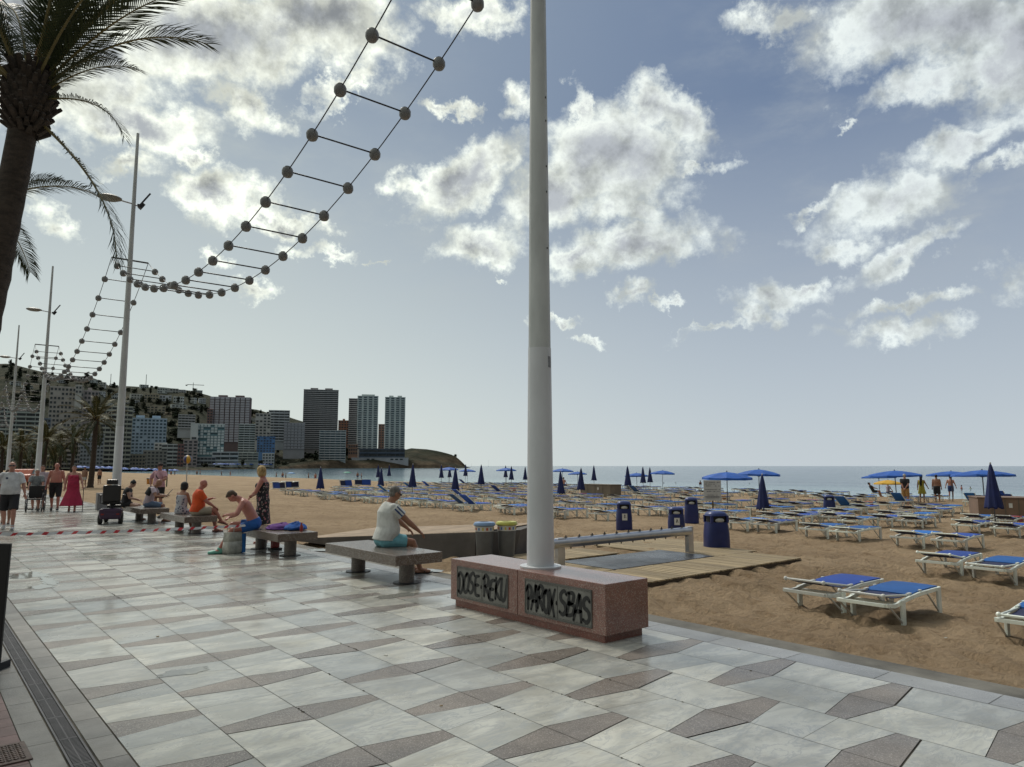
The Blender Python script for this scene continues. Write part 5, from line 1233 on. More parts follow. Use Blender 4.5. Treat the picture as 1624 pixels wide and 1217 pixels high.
def scooter():
    p = G(180, 831); t = thing('mobility_scooter', (p.x, p.y+.3, 0), -A(-24), 'black mobility scooter with a headrest, seen from behind beside the fourth bench', 'mobility scooter')
    BK = M('scooter black', (.014, .013, .015), .35, .2, 4)
    for x, y in ((-.27, -.35), (.27, -.35), (-.2, .62), (.2, .62)):
        w = MB().lathe([(.001, -.06), (.13, -.06), (.16, -.04), (.16, .04), (.13, .06), (.001, .06)], 20).build('wheel', M('rubber', (1, 1, 1)), t, smooth=True, loc=(x, y, .16)); w.rotation_euler = (0, pi/2, 0)
        MB().lathe([(.07, .061), (.02, .075), (.001, .075)], 12).build('rim', STEEL, w)
    b = MB().box((0, -.30, .34), (.60, .56, .24)).box((0, -.42, .25), (.56, .34, .20)); b.build('rear_cover', M('scooter plum', (.045, .02, .05), .3, .2, 4), t, bev=.05)
    MB().box((0, .25, .17), (.50, .70, .05)).box((0, .66, .34), (.40, .18, .36)).build('floor', BK, t, bev=.03)
    MB().tube([(0, .62, .4), (0, .42, .98)], .035, 8).build('tiller', BK, t); MB().tube([(-.26, .38, 1.0), (0, .42, 1.0), (.26, .38, 1.0)], .02, 8).build('handlebar', BK, t)
    MB().tube([(0, -.2, .44), (0, -.2, .6)], .05, 8).build('seat_post', DARK, t)
    MB().box((0, -.16, .62), (.50, .46, .10)).build('seat', BK, t, bev=.04); bk = MB().box((0, -.40, .90), (.48, .10, .50), mat=Matrix.Rotation(R(6), 3, 'X')).build('backrest', BK, t, bev=.04)
    MB().tube([(-.06, -.42, 1.1), (-.06, -.43, 1.2)], .012, 6).tube([(.06, -.42, 1.1), (.06, -.43, 1.2)], .012, 6).build('headrest_rod', STEEL, bk); MB().box((0, -.43, 1.24), (.30, .08, .15)).build('headrest', BK, bk, bev=.03)
    for s in (-1, 1):
        MB().box((s*.30, -.16, .84), (.07, .34, .05)).build('armrest', BK, t, bev=.015); MB().tube([(s*.30, -.34, .84), (s*.30, -.36, .62), (s*.2, -.3, .6)], .016, 6).build('armrest_frame', DARK, t)
        MB().box((s*.2, -.585, .30), (.08, .02, .04)).build('rear_light', M('rear light', (.25, .015, .01), .3), t)
scooter()
def grey_cabinet():
    p = G(160, 809, .0); o = thing('cabinet', (p.x, p.y, 0), 0, 'small grey metal cabinet standing behind the mobility scooter', 'cabinet')
    MB().box((0, 0, .33), (.34, .34, .66)).build('body', M('cabinet grey', (.17, .17, .18), .5, .1, 3), o, bev=.01); MB().box((0, -.172, .34), (.28, .008, .56)).build('door', M('cabinet door', (.20, .20, .21), .5), o)
grey_cabinet()
def edge_panel():
    # dark upright sign board standing at the left edge of the promenade
    o = thing('pavement_sign', (.905, 9.9, 0), .0, 'black back of an upright pavement sign cut off by the left edge of the picture', 'sign')
    a = D(-46, 930, 6.3); o.location = (a.x, a.y, 0); o.rotation_euler = (0, 0, -YAW)
    zt = D(12, 861, 6.3).z
    MB().box((0, 0, (zt+.06)/2), (.615, .03, zt-.06), mat=Matrix.Rotation(R(1), 3, 'Y')).build('board', M('sign black', (.01, .01, .011), .5), o, bev=.008)
    for x in (-.25, .25): MB().box((x, 0, .03), (.04, .35, .06)).build('foot', DARK, o)
edge_panel()
def beach_posts():
    p = G(296, 765, -.7); k = 70; q = D(296, 757, k); t = thing('ball_post', (q.x, q.y, zs(q.x, q.y)), 0, 'large yellow and navy striped ball on a thin white post near the water', 'ball on a post')
    top = D(296, 729, k).z-zs(q.x, q.y); MB().tube([(0, 0, 0), (0, 0, top)], .05, 8).build('post', UW, t)
    r = 10.5/2*k/F*1.25; bm = MB(); bm.ball((0, 0, top), r, 24, 12); 
    for i, f in enumerate(bm.f): bm.m[i] = 1 if (min(j % 24 for j in f if j < 264) // 4) % 2 else 0
    bm.build('ball', [M('ball yellow', (.52, .30, .03), .4), M('ball navy', (.03, .04, .15), .4)], t, smooth='all')
    a = G(264, 775, -.6); z = D(266, 745, (a.x*sin(YAW)+a.y*cos(YAW))).z
    t2 = thing('net_post', (a.x, a.y, -.75), 0, 'slim green volleyball net post standing in the sand left of the striped ball', 'post'); MB().tube([(0, 0, 0), (0, 0, z+.75)], .06, 8).build('post', M('post green', (.06, .09, .04), .6), t2); MB().box((0, 0, z+.70), (.16, .16, .1)).build('cap', DARK, t2)
    a = G(237, 772, -.7); t3 = thing('orange_bin', a, 0, 'small orange and yellow bin on the sand behind the man reading', 'bin'); MB().lathe([(.3, 0), (.34, .9)], 14).build('body', M('bin orange', (.50, .20, .02), .5), t3, smooth=True); MB().lathe([(.36, .88), (.36, .98), (.2, 1.02)], 14).build('lid', DARK, t3)
beach_posts()
# ---------------------------------------------------------------- palms
PT = M('palm trunk', (.060, .046, .036), .9, .35, 7, 1., 26, stretch=(1, 1, 2.4)); PG = M('palm leaflet', (.036, .050, .018), .55, .25, 3, spec=.3); PO = M('palm stalk', (.20, .16, .06), .6, .25, 3)
PY = M('palm leaflet olive', (.062, .062, .018), .6, .25, 3, spec=.2); POr = M('palm fruit stalk', (.30, .12, .02), .6, .25, 5)
def frond_mesh(L_, droop, n, ll, lw, seed, hang=.35, stiff=.5):
    rnd = random.Random(seed); R_ = MB(); Lf = MB(); pts = []; x = z = 0; a = 0
    K = 22
    for i in range(K+1):
        pts.append(Vector((x, 0, z))); a -= droop/K*(.35+1.3*(i/K)**1.3); x += L_/K*cos(a); z += L_/K*sin(a)
    b = MB(); b.cur = 0; b.tube(pts, [.026*(1-.85*i/K)+.003 for i in range(K+1)], 5)
    b.cur = 1
    for i in range(n):
        f = .13+.87*i/n; q = f*K; k = min(int(q), K-1); p = pts[k].lerp(pts[k+1], q-k); d = (pts[k+1]-pts[k]).normalized()
        l = ll*(.30+.95*sin(pi*min(1, (f-.10)*1.02))**.6)*rnd.uniform(.85, 1.1)
        for s in (-1, 1):
            side = Vector((0, s, 0)); upv = d.cross(side)*s; up_ = Vector((-d.z, 0, d.x))
            v = (d*(stiff+.55*f)+side*(1.-.35*f)+up_*rnd.uniform(.0, .38)).normalized()
            v2 = (v+Vector((0, 0, -hang*rnd.uniform(.6, 1.5)))).normalized()
            m = p+v*l*.5; e = m+v2*l*.5; w = v.cross(up_).normalized()*lw*.5
            b.add([p-w*.4, p+w*.4, m+w, m-w, e], [(0, 1, 2, 3), (3, 2, 4)])
    me_o = b.build('frond', [PO, PG]); me = me_o.data; bpy.data.objects.remove(me_o); return me
def palm(loc, top, label, fronds, meshes, tr=(.26, .2), boots=1., leafmat=None, grp='palm trees along the promenade'):
    loc = Vector(loc); top = Vector(top)-loc; t = thing('palm_tree', loc, 0, label, 'palm tree', grp)
    n = 40; pts = []; rs = []; rnd = random.Random(int(top.z*100))
    for i in range(n+1):
        f = i/n; q = Vector((top.x*f**1.0, top.y*f, top.z*f)); q += Vector((.06, .0, 0))*sin(pi*f)*top.z/6
        pts.append(q); rs.append((tr[0]+(tr[1]-tr[0])*min(1, f*1.3))*(1+.05*(i % 2))*rnd.uniform(.97, 1.03)+(.05 if f < .03 else 0))
    MB().tube(pts, rs, 14).build('trunk', PT, t, smooth=True)
    if boots:
        b = MB(); k = boots; b.ball(top+Vector((0, 0, -.05*k)), (.30*k, .30*k, .50*k), 16, 12)
        for i in range(150):
            a = i*2.39996; f = (i/150); z = -.55+1.0*f; r = .30*k*sqrt(max(.05, 1-((z)/.62)**2)); d = Vector((cos(a), sin(a), .55+.9*f)).normalized(); p0 = top+Vector((cos(a)*r*.8, sin(a)*r*.8, z*k-.05))
            L2 = rnd.uniform(.10, .22)*k; b.tube([p0, p0+d*L2], [.055*k, .03*k], 4)
        b.build('crown_boots', PT, t, smooth=False)
    for i, (az, el, mi, sc, lo) in enumerate(fronds):
        o = bpy.data.objects.new('frond', meshes[mi % len(meshes)]); COL.objects.link(o); o.parent = t
        o.location = top+Vector((sin(az)*.12*boots, cos(az)*.12*boots, lo)); o.rotation_euler = (rnd.uniform(-.25, .25), -el, pi/2-az); o.scale = (sc,)*3
    return t
FM = [frond_mesh(3.1, d, 66, .50, .028, i, hang=h) for i, (d, h) in enumerate(((.85, .3), (1.15, .45), (.55, .25), (1.5, .6)))]
C0 = D(47, 150, 9.4); AR = YAW+pi/2      # towards the right of the picture
fr = [(AR, 1.03, 0, .98, .1), (AR+.05, .86, 0, .78, .05), (AR-.25, 1.12, 2, .95, .15), (AR+.5, .95, 1, .8, .1), (AR-.6, .98, 1, .85, .1), (AR+.02, .85, 1, .40, .0), (AR+.15, .1, 3, .50, -.1), (AR+.1, .62, 1, .5, -.05),
      (AR-.02, -.72, 0, .78, -.35), (AR-.2, 1.25, 2, .95, .2), (AR+.2, 1.40, 2, 1., .2)]
rp_ = random.Random(21)
for i in range(18):
    az = AR+pi*.62+i*pi*.78/18; fr.append((az, rp_.uniform(.35, 1.35), rp_.randrange(3), rp_.uniform(.8, 1.), rp_.uniform(-.05, .2)))
for i in range(4): fr.append((AR+rp_.uniform(-1.4, 1.4), rp_.uniform(1.05, 1.5), 2, rp_.uniform(.85, 1.05), .2))
base = C0+(Vector((-cos(YAW), sin(YAW), 0))*.95); base.z = 0
np_ = palm(base, C0, 'big dark palm whose crown and leaning trunk fill the upper left corner', fr, FM, (.225, .17), .98)
b = MB()
for i in range(5):
    a = AR+rp_.uniform(-.8, .8); d = Vector((sin(a)*.5, cos(a)*.5, 1)).normalized(); p0 = C0-base+Vector((0, 0, .3)); b.tube([p0, p0+d*.3, p0+d*.75], [.03, .035, .015], 5)
b.build('fruit_stalk', POr, np_)
C1 = D(-34, 322, 13.5); fr1 = [(AR, .42, 1, .78, 0), (AR-.2, .75, 1, .5, 0)]+[(AR+pi/2+i*.26, rp_.uniform(-.2, 1.3), i, .8, 0) for i in range(12)]
palm((C1.x-.6, C1.y+.3, 0), C1, 'second palm just outside the left edge, only a few fronds showing beside the big trunk', fr1, FM, (.24, .2), 1.)
FS = [frond_mesh(3.0, d, 34, .46, .060, 9+i, hang=h) for i, (d, h) in enumerate(((1.1, .5), (1.7, .8), (.7, .3)))]
for k, me in enumerate(FS):
    me.materials[1] = PY if k != 1 else PG
def far_palm(u, vc, vb, fwd, sc, label, seed):
    rnd = random.Random(seed); c = D(u, vc, fwd); g = zs(c.x, c.y) if c.x > 6.8 else 0
    f = []
    for i in range(30): a = i*2.39996; e = 1.35-1.75*(i/30); f.append((a, e, 0 if e > .3 else 1, sc*rnd.uniform(.85, 1.08), .1*e))
    palm((c.x+rnd.uniform(-.2, .2), c.y, g-.1), c, label, f, FS, (.24*sc, .19*sc), .75*sc)
far_palm(152, 667, 772, 62, .98, 'lone palm with a full crown on the sand left of the second lamp pole', 1)
for i, (u, vc, fwd, sc, l) in enumerate(((73, 700, 80, .95, 'yellowish palm behind the third lamp pole, left of the cluster'), (97, 706, 86, .8, 'small olive palm in the middle of the cluster behind the walkers'), (117, 700, 82, .85, 'palm at the right of the cluster behind the woman in the crimson dress'),
    (34, 709, 95, 1., 'dark palm between the two farthest lamp poles'), (4, 712, 90, .9, 'palm at the left edge behind the farthest lamp pole'), (30, 735, 110, .8, 'low palm with yellow fronds close to the left edge'), (52, 716, 120, .9, 'far palm left of the third lamp pole'), (88, 722, 120, .9, 'far low palm right of the third lamp pole'))):
    far_palm(u, vc, 750, fwd, sc, l, 30+i)
def car():
    p = D(38, 752, 62); t = thing('parked_car', (p.x, p.y, 0), 1.2, 'orange red car parked far off behind the walkers on the left', 'car')
    OR = M('car orange', (.40, .08, .03), .3, .05, 2)
    prof = [(-2., .35), (-2.05, .75), (-1.9, .95), (-1.2, 1.0), (-.75, 1.42), (.7, 1.45), (1.35, 1.0), (2., .85), (2.05, .4)]
    MB().loft([[Vector((x, y, z)) for x, z in prof] for y in (-.85, .85)]).build('body', OR, t, bev=.05)
    for s in (-1, 1): MB().loft([[Vector((x, s*.856, z)) for x, z in ((-1.05, 1.04), (-.70, 1.36), (.62, 1.38), (1.1, 1.04))], [Vector((x, s*.87, z)) for x, z in ((-1.05, 1.04), (-.70, 1.36), (.62, 1.38), (1.1, 1.04))]]).build('window', M('car glass', (.03, .045, .06), .1), t)
    for x in (-1.3, 1.3):
        for y in (-.8, .8): MB().tube([(x, y-.1, .33), (x, y+.1, .33)], .33, 16).build('wheel', M('rubber', (1, 1, 1)), t, smooth=True)
    for y in (-.6, .6): MB().box((2.03, y, .68), (.06, .3, .14)).build('headlight', M('lamp glass', (.5, .5, .5), .1), t)
car()
# ---------------------------------------------------------------- the far side of the bay
TU = [(-700, 470, 1250, 585), (-200, 450, 1250, 580), (0, 440, 1250, 577), (60, 440, 1250, 590), (100, 440, 1250, 600), (130, 440, 1250, 596), (150, 440, 1250, 604), (165, 440, 1280, 612), (200, 445, 1300, 613), (240, 455, 1300, 614), (285, 500, 1300, 619), (320, 570, 1300, 625), (345, 615, 1330, 634),
      (390, 700, 1350, 648), (420, 760, 1350, 655), (456, 830, 1350, 663), (480, 865, 1350, 670), (535, 930, 1250, 695), (560, 960, 1180, 708), (640, 1005, 1120, 713), (655, 1010, 1110, 711), (680, 1025, 1105, 714), (700, 1040, 1100, 717), (714, 1050, 1100, 721), (727, 1058, 1098, 727), (737, 1068, 1096, 737), (746, 1078, 1094, 747)]
from mathutils import noise as NZ
def tpar(u):
    for a, b in zip(TU, TU[1:]):
        if u <= b[0]: f = (u-a[0])/(b[0]-a[0]); return [p+(q-p)*f for p, q in zip(a[1:], b[1:])]
    return list(TU[-1][1:])
def TZ(u, d):          # height of the terrain at a bearing (given as photograph column) and distance ahead
    d0, d1, v = tpar(u); z1 = H+d1*(HZ-v)/F
    lowz = .4 if u < 430 else min(9.5, .4+(u-430)*.12) if u < 690 else 9.5-(u-690)*.17
    lowz = min(lowz, max(-1.4, z1-1))
    if d < d0: return -1.8-(d0-d)*.02 if u > 280 else -.03
    if d < d0+22: return -1.7+(lowz+1.7)*((d-d0)/22)**.55 if u > 280 else lowz*(d-d0)/22
    f = min(1, (d-d0-22)/(d1-d0-22)); n = NZ.noise(Vector((u*.02, d*.008, 0)))
    if d > d1: return max(-1.9, z1-(d-d1)*.12)
    fl = .30 if u < 430 else .12
    g = max(0, (f-fl)/(1-fl)); s = g*g*(3-2*g)*.35+g*.65
    return lowz+(z1-lowz)*s+n*5*f*(1-f)*2*(1 if u < 540 else .2)
def at(u, d):
    x, y, up = ray(u, HZ); k = d/(x*sin(YAW)+y*cos(YAW)); return Vector((x*k, y*k, 0))
def terrain():
    us = [-700+8*i for i in range(int(1446/8)+1)]+[746.5]; V = []; n = 64
    for u in us:
        d0, d1, v = tpar(u)
        for j in range(n):
            if j < 3: d = d0-30+j*15
            elif j < 12: d = d0+(j-2)*2.8
            elif j < 52: d = d0+25+(d1-d0-25)*(j-11)/40
            else: d = d1+(j-51)**1.6*12
            p = at(u, d); z = TZ(u, d)
            if d > d0+3 and u > 300: z += NZ.noise(Vector((p.x*.06, p.y*.06, 3)))*1.6*min(1, (d-d0)/20)*(1 if u < 735 else .4)
            if d > d0+60: z += NZ.noise(Vector((p.x*.03, p.y*.03, 8)))*3.2*min(1, (d1+30-d)/60 if d < d1+30 else 0)*(1 if u < 600 else .3)
            V.append((p.x, p.y, z))
    fs = [(i*n+j, (i+1)*n+j, (i+1)*n+j+1, i*n+j+1) for i in range(len(us)-1) for j in range(n-1)]
    m = bpy.data.materials.new('hillside'); m.use_nodes = True; t = m.node_tree; b = t.nodes['Principled BSDF']; tc = nd(t, 'ShaderNodeTexCoord').outputs['Object']
    sp = nd(t, 'ShaderNodeSeparateXYZ'); t.links.new(tc, sp.inputs[0])
    n1 = noise(t, tc, .035, 8, .68); n2 = noise(t, tc, .012, 5, .6)
    scrub = mixc(t, mrange(t, n1, .4, .6), (.024, .030, .019), (.048, .048, .032)); scrub = mixc(t, mrange(t, n2, .55, .7), scrub, (.10, .085, .06))
    rock = mixc(t, mrange(t, n1, .35, .65), (.05, .038, .026), (.14, .105, .07))
    ge = nd(t, 'ShaderNodeNewGeometry'); s2 = nd(t, 'ShaderNodeSeparateXYZ'); t.links.new(ge.outputs['Normal'], s2.inputs[0])
    k = mth(t, 'MULTIPLY', mrange(t, mth(t, 'ADD', sp.outputs[2], mth(t, 'MULTIPLY', n1, 16.)), 30., 16.), mrange(t, s2.outputs[2], 1., .86))
    t.links.new(mixc(t, k, scrub, rock), b.inputs['Base Color']); b.inputs['Roughness'].default_value = .95; b.inputs['Specular IOR Level'].default_value = .1
    bn = nd(t, 'ShaderNodeBump'); bn.inputs['Strength'].default_value = 1.; bn.inputs['Distance'].default_value = 3.; t.links.new(noise(t, tc, .12, 8, .7), bn.inputs['Height']); t.links.new(bn.outputs[0], b.inputs['Normal'])
    mb = MB(); mb.add(V, fs); structure(mb.build('hill_terrain', m, smooth='all'))
terrain()
def wallm(c):
    c = tuple(min(.62, x*k) for x, k in zip(c, (1.5, 1.6, 1.72)))  # paler, bluer cast: distance haze painted into the wall colours
    return M('wall %.2f %.2f %.2f' % c, c, .85, .12, .08, rgb2=c)
GLS = M('dark glazing', (.055, .063, .072), .25, .5, .35); GLB = M('blue glazing', (.05, .085, .12), .2, .4, .3)  # dark glazing is lightened, haze painted into its colour
def building(u0, u1, vt, vb, d, col, style, floors, bays, label, dep=None, turn=0., bal=None, glass=None, hut=0, name='apartment_building', vary=0.):
    uc = (u0+u1)/2; p = at(uc, d); z0 = H+d*(HZ-vb)/F; w = (u1-u0)*d/F*.995; h = (vb-vt)*d/F; dep = dep or min(w, 18)
    t = thing(name, (p.x, p.y, z0), face(p.x, p.y)+turn, label, 'building')
    wm = wallm(col); bm_ = wallm(bal) if bal else wm; gm = glass or GLS; rnd = random.Random(int(u0*7+vt))
    MB().box((0, dep/2, (h-12)/2), (w, dep, h+12)).build('wall', wm, t)
    MB().box((0, dep/2, h+.25), (w+.3, dep+.3, .9)).build('roof_parapet', bm_, t)
    for k in range(hut): MB().box((w*(-.2+.42*k/max(1, hut-1)) if hut > 1 else 0, dep/2, h+1.9), (w*.22, dep*.4, 2.6)).build('roof_hut', wm, t)
    fh = h/floors; pw = pb = pd = None
    def inst(o, loc):
        c = o.copy(); COL.objects.link(c); c.location = loc; return c
    if style == 'bands':
        for f in range(floors):
            z = (f+.5)*fh
            L0 = (0, 0, z)
            if pw is None:
                pw = MB().box((0, -.12, .15*fh), (w*.96, .3, fh*.5)).build('window', gm, t, loc=L0); pb = MB().box((0, -.65, -.30*fh), (w*.985, 1.3, fh*.36)).build('balcony', bm_, t, loc=L0)
            else: inst(pw, L0); inst(pb, L0)
        for k in range(1, bays):
            x = -w/2+w*k/bays; pd = MB().box((0, -.55, h/2), (.35, 1.16, h*.99)).build('divider', bm_, t, loc=(x, 0, 0)) if pd is None else (inst(pd, (x, 0, 0)), pd)[1]
    else:
        bw = w/bays; cells = [(f, k) for f in range(floors) for k in range(bays)]
        if vary: cells = [c for c in cells if rnd.random() > vary]
        wb = (bw*(.62 if style == 'grid' else .80), .25 if style == 'grid' else .9, fh*(.52 if style == 'grid' else .78))
        mt = gm if style == 'grid' else bm_; nm = 'window' if style == 'grid' else 'balcony'
        for f, k in cells[-100:]:
            L0 = (-w/2+bw*(k+.5), -wb[1]*.45, (f+.52)*fh)
            pw = MB().box((0, 0, 0), wb).build(nm, mt, t, loc=L0) if pw is None else (inst(pw, L0), pw)[1]
        if len(cells) > 100:
            b = MB(); [b.box((-w/2+bw*(k+.5), -wb[1]*.45, (f+.52)*fh), wb) for f, k in cells[:-100]]; o = b.build('lower_'+nm, mt, t); o['kind'] = 'stuff'
        if style == 'panel':
            for f in range(floors): MB().box((0, -.06, (f+.52)*fh+fh*.2), (w*.97, .14, fh*.2)).build('window', gm, t)
        # windows or loggias on the side that shows
    if dep > 6 and style != 'panel':
        for f in range(0, floors):
            o = MB().box((w/2+.06, dep*.5, 0), (.14, dep*.7, fh*.4)).build('side_window', gm, t, loc=(0, 0, (f+.55)*fh)) if f == 0 else inst(sw_, (0, 0, (f+.55)*fh)); sw_ = o if f == 0 else sw_
    return t
WH, BG, PK, GR_, BR = (.36, .37, .37), (.30, .27, .21), (.30, .25, .22), (.22, .22, .225), (.17, .085, .06)
B = building
B(-60, 54, 648, 745, 455, (.20, .20, .175), 'bands', 14, 9, 'long green grey block with balcony bands at the left edge', bal=(.27, .27, .235))
B(56, 74, 665, 744, 480, (.16, .18, .21), 'grid', 12, 4, 'narrow bluish block left of the tall pinkish tower')
B(75, 121, 615, 742, 560, (.30, .265, .235), 'grid', 18, 9, 'tall pinkish tower with rows of small windows behind the third lamp pole', turn=.0, vary=.12)
B(122, 147, 621, 742, 575, (.30, .255, .235), 'grid', 17, 5, 'narrower pinkish wing right of the tall pinkish tower', hut=1)
t_ = B(112, 121, 612, 625, 556, (.33, .31, .28), 'grid', 2, 2, 'pale stair head with a slanting top on the tall pinkish tower', dep=8)
B(70, 92, 690, 744, 470, (.30, .25, .14), 'grid', 8, 5, 'yellowish block behind the palms on the left')
B(94, 130, 682, 744, 490, (.27, .22, .20), 'bands', 9, 4, 'pinkish balcony block behind the lone palm on its left', bal=(.31, .28, .26))
B(128, 160, 690, 744, 475, (.25, .25, .25), 'grid', 9, 7, 'grey block with small windows just behind the lone palm')
B(158, 203, 646, 744, 505, (.23, .215, .17), 'bands', 14, 6, 'beige green balcony block behind the second lamp pole', bal=(.30, .285, .23))
B(203, 258, 665, 724, 620, (.27, .32, .37), 'grid', 11, 10, 'broad white and blue glass fronted block right of the second lamp pole', glass=GLB, hut=2, vary=.08)
B(196, 228, 722, 744, 520, (.24, .21, .16), 'grid', 4, 7, 'low beige block in front of the blue glass fronted block, left part')
B(228, 262, 716, 742, 560, (.20, .19, .17), 'grid', 5, 6, 'low brownish block in front of the blue glass fronted block, right part')
B(244, 262, 704, 726, 600, (.42, .41, .38), 'grid', 4, 3, 'small bright white house block beside the low hotel')
B(256, 281, 706, 742, 590, (.33, .33, .31), 'bands', 6, 3, 'low white hotel with green glass left of the slim pale slab')
B(281, 290, 706, 741, 592, (.19, .10, .09), 'grid', 6, 2, 'narrow red brown block beside the low white hotel')
B(300, 311, 673, 738, 690, (.40, .39, .35), 'grid', 10, 1, 'slim pale blank slab beside the teal glass block', vary=.9)
B(290, 311, 699, 739, 640, (.31, .26, .24), 'grid', 8, 3, 'pinkish block with a blank side wall directly behind the striped ball')
B(311, 352, 674, 722, 700, (.10, .16, .165), 'panel', 11, 8, 'teal glass block with a white front', bal=(.38, .41, .41), vary=.28)
B(330, 391, 631, 702, 860, (.11, .075, .07), 'panel', 18, 8, 'tall dark red and white panelled tower with two roof huts', bal=(.33, .30, .305), hut=2, turn=-.12)
B(377, 402, 674, 722, 740, (.29, .27, .21), 'bands', 13, 3, 'cream block with curved white balconies below the panelled tower', bal=(.36, .36, .33))
B(403, 426, 657, 700, 930, (.35, .34, .31), 'grid', 9, 4, 'stepped white block left of the twin topped grey one', vary=.2)
B(424, 456, 652, 700, 960, (.28, .285, .28), 'bands', 11, 4, 'grey white block with a flat dark roof on the slope', bal=(.34, .345, .34))
B(449, 481, 672, 713, 920, (.24, .225, .22), 'panel', 9, 6, 'grey mauve block with a grid of loggias left of the widest tower', bal=(.27, .255, .26))
B(479, 533, 619, 712, 1000, (.17, .15, .14), 'bands', 30, 1, 'widest tower, brown with close white horizontal bands', bal=(.30, .28, .27), hut=2)
B(506, 547, 684, 730, 950, (.35, .37, .38), 'bands', 12, 5, 'white seafront block with blue grey windows below the widest tower', bal=(.40, .42, .42), glass=GLB)
B(535, 552, 668, 706, 1080, (.20, .10, .065), 'grid', 9, 4, 'small orange brown block between the widest tower and the striped one', hut=1)
B(551, 567, 633, 712, 1060, (.15, .11, .105), 'bands', 24, 1, 'dark brown tower with white balcony ends behind the left white tower', bal=(.25, .23, .22))
B(565, 597.5, 629, 714, 1020, (.37, .39, .40), 'grid', 24, 4, 'left one of the two slender white towers', glass=M('tower glazing', (.07, .10, .13), .3, .4, .3), hut=3)
B(599, 608.5, 674, 712, 1070, (.16, .085, .06), 'grid', 10, 2, 'narrow brown block between the two slender white towers')
B(609, 641, 631, 714, 1030, (.37, .39, .40), 'grid', 24, 4, 'right one of the two slender white towers, nearest the headland', glass=M('tower glazing', (1, 1, 1)), hut=2)
B(570, 641, 713, 727, 1006, (.045, .055, .075), 'bands', 2, 5, 'long dark glazed podium under the two white towers', bal=(.07, .085, .11), dep=10, name='podium')
B(558, 647, 727, 731, 1003, (.33, .32, .32), 'grid', 1, 12, 'long white terrace wall below the dark podium', dep=8, name='terrace_wall', vary=.5)
B(552, 566, 706, 722, 1000, (.22, .12, .08), 'grid', 3, 4, 'low red brown house left of the dark podium', name='villa')
B(407, 434, 694, 718, 800, (.075, .14, .26), 'grid', 6, 6, 'bright blue painted block below the stepped white one', vary=.2)
B(376, 408, 719, 731, 730, (.36, .35, .29), 'bands', 3, 4, 'cream terraced low building at the foot of the cream block', name='low_building')
B(416, 434, 720, 738, 790, (.40, .41, .42), 'grid', 4, 4, 'small white seafront building below the blue block', name='low_building')
B(337, 376, 718, 732, 690, (.36, .37, .36), 'bands', 2, 3, 'low white pavilion with a pale roof below the teal block', name='low_building')
B(312, 340, 726, 738, 650, (.25, .25, .24), 'bands', 2, 5, 'low grey seafront terrace right of the striped ball', name='low_building')
B(280, 305, 659, 680, 900, (.30, .30, .29), 'bands', 5, 5, 'pale block alone on the dark slope above the slim slab', bal=(.36, .36, .35))
B(325, 333, 650, 690, 850, (.17, .10, .085), 'grid', 9, 2, 'narrow brick side wing left of the panelled tower')
# villas up the slope, standing on the terrain
def on_slope(u, v):
    d = tpar(u)[0]+60
    while d < 1340:
        if TZ(u, d) > H+d*(HZ-v)/F: break
        d += 6
    return d
vp = None
VIL = [(172, 185, 624, 634), (202, 219, 626, 634), (248, 265, 628, 637), (270, 284, 630, 640), (294, 303, 632, 640), (311, 321, 633, 640), (244, 258, 616, 624), (259, 276, 617, 624), (277, 287, 619, 624), (216, 228, 611, 616), (186, 200, 636, 642), (207, 216, 636, 641), (268, 290, 643, 650), (293, 313, 645, 652), (203, 211, 650, 657), (305, 315, 620, 625),
       (104, 116, 598, 605), (121, 133, 600, 607), (134, 146, 603, 610), (149, 158, 607, 613), (84, 96, 604, 609), (8, 22, 606, 612), (28, 42, 612, 618), (150, 158, 622, 629), (160, 170, 641, 648), (395, 403, 664, 669), (319, 327, 647, 652)]
vrnd = random.Random(6)
for i, (a, b_, vt, vb) in enumerate(VIL):
    d = on_slope((a+b_)/2, vb); B(a, b_, vt, vb, d, [(.38, .39, .40), (.34, .33, .29), (.36, .36, .36)][i % 3], 'grid', 2, 4, 'white villa on the dark slope above the beachfront blocks', dep=9, name='villa', turn=vrnd.uniform(-.4, .4), vary=.15)['group'] = 'white villas on the hillside'
for i, (a, b_, vt, vb) in enumerate([(224, 244, 626, 639), (229, 256, 645, 657), (215, 235, 640, 646)]):
    d = on_slope((a+b_)/2, vb); B(a, b_, vt, vb, d, (.27, .23, .165), 'grid', 3, 5, ['ochre villa with arches among the white ones on the slope', 'ochre terraced villa lower down the slope', 'small ochre villa between two terraces on the slope'][i], dep=10, name='villa', vary=.1)
# trees on the far side
def far_tree_mesh(seed, tall):
    rnd = random.Random(seed); b = MB(); n = 260
    for i in range(n):
        th, f = rnd.uniform(0, 2*pi), rnd.random(); c = rnd.randrange(7); cc = Vector((sin(c*1.9)*.45, cos(c*2.3)*.45, .1*c if tall else .06*c))
        p = Vector((cos(th)*sqrt(f), sin(th)*sqrt(f), rnd.uniform(-1, 1)))*.52; p = p+cc; p.z = (p.z+.6)*(1.5 if tall else .8)
        if tall: p.x *= .55; p.y *= .55
        s = rnd.uniform(.10, .22); q = Matrix.Rotation(rnd.uniform(0, 6), 3, 'Z') @ Matrix.Rotation(rnd.uniform(-1.2, 1.2), 3, 'X')
        b.add([p+q @ Vector((x*s, y*s, 0)) for x, y in ((-1, -.6), (1, -.5), (.8, .7), (-.7, .8))], [(0, 1, 2, 3)])
    me = b.build('crown', M('far foliage', (.030, .040, .020), .9, .45, 1.5)); d_ = me.data; bpy.data.objects.remove(me); return d_
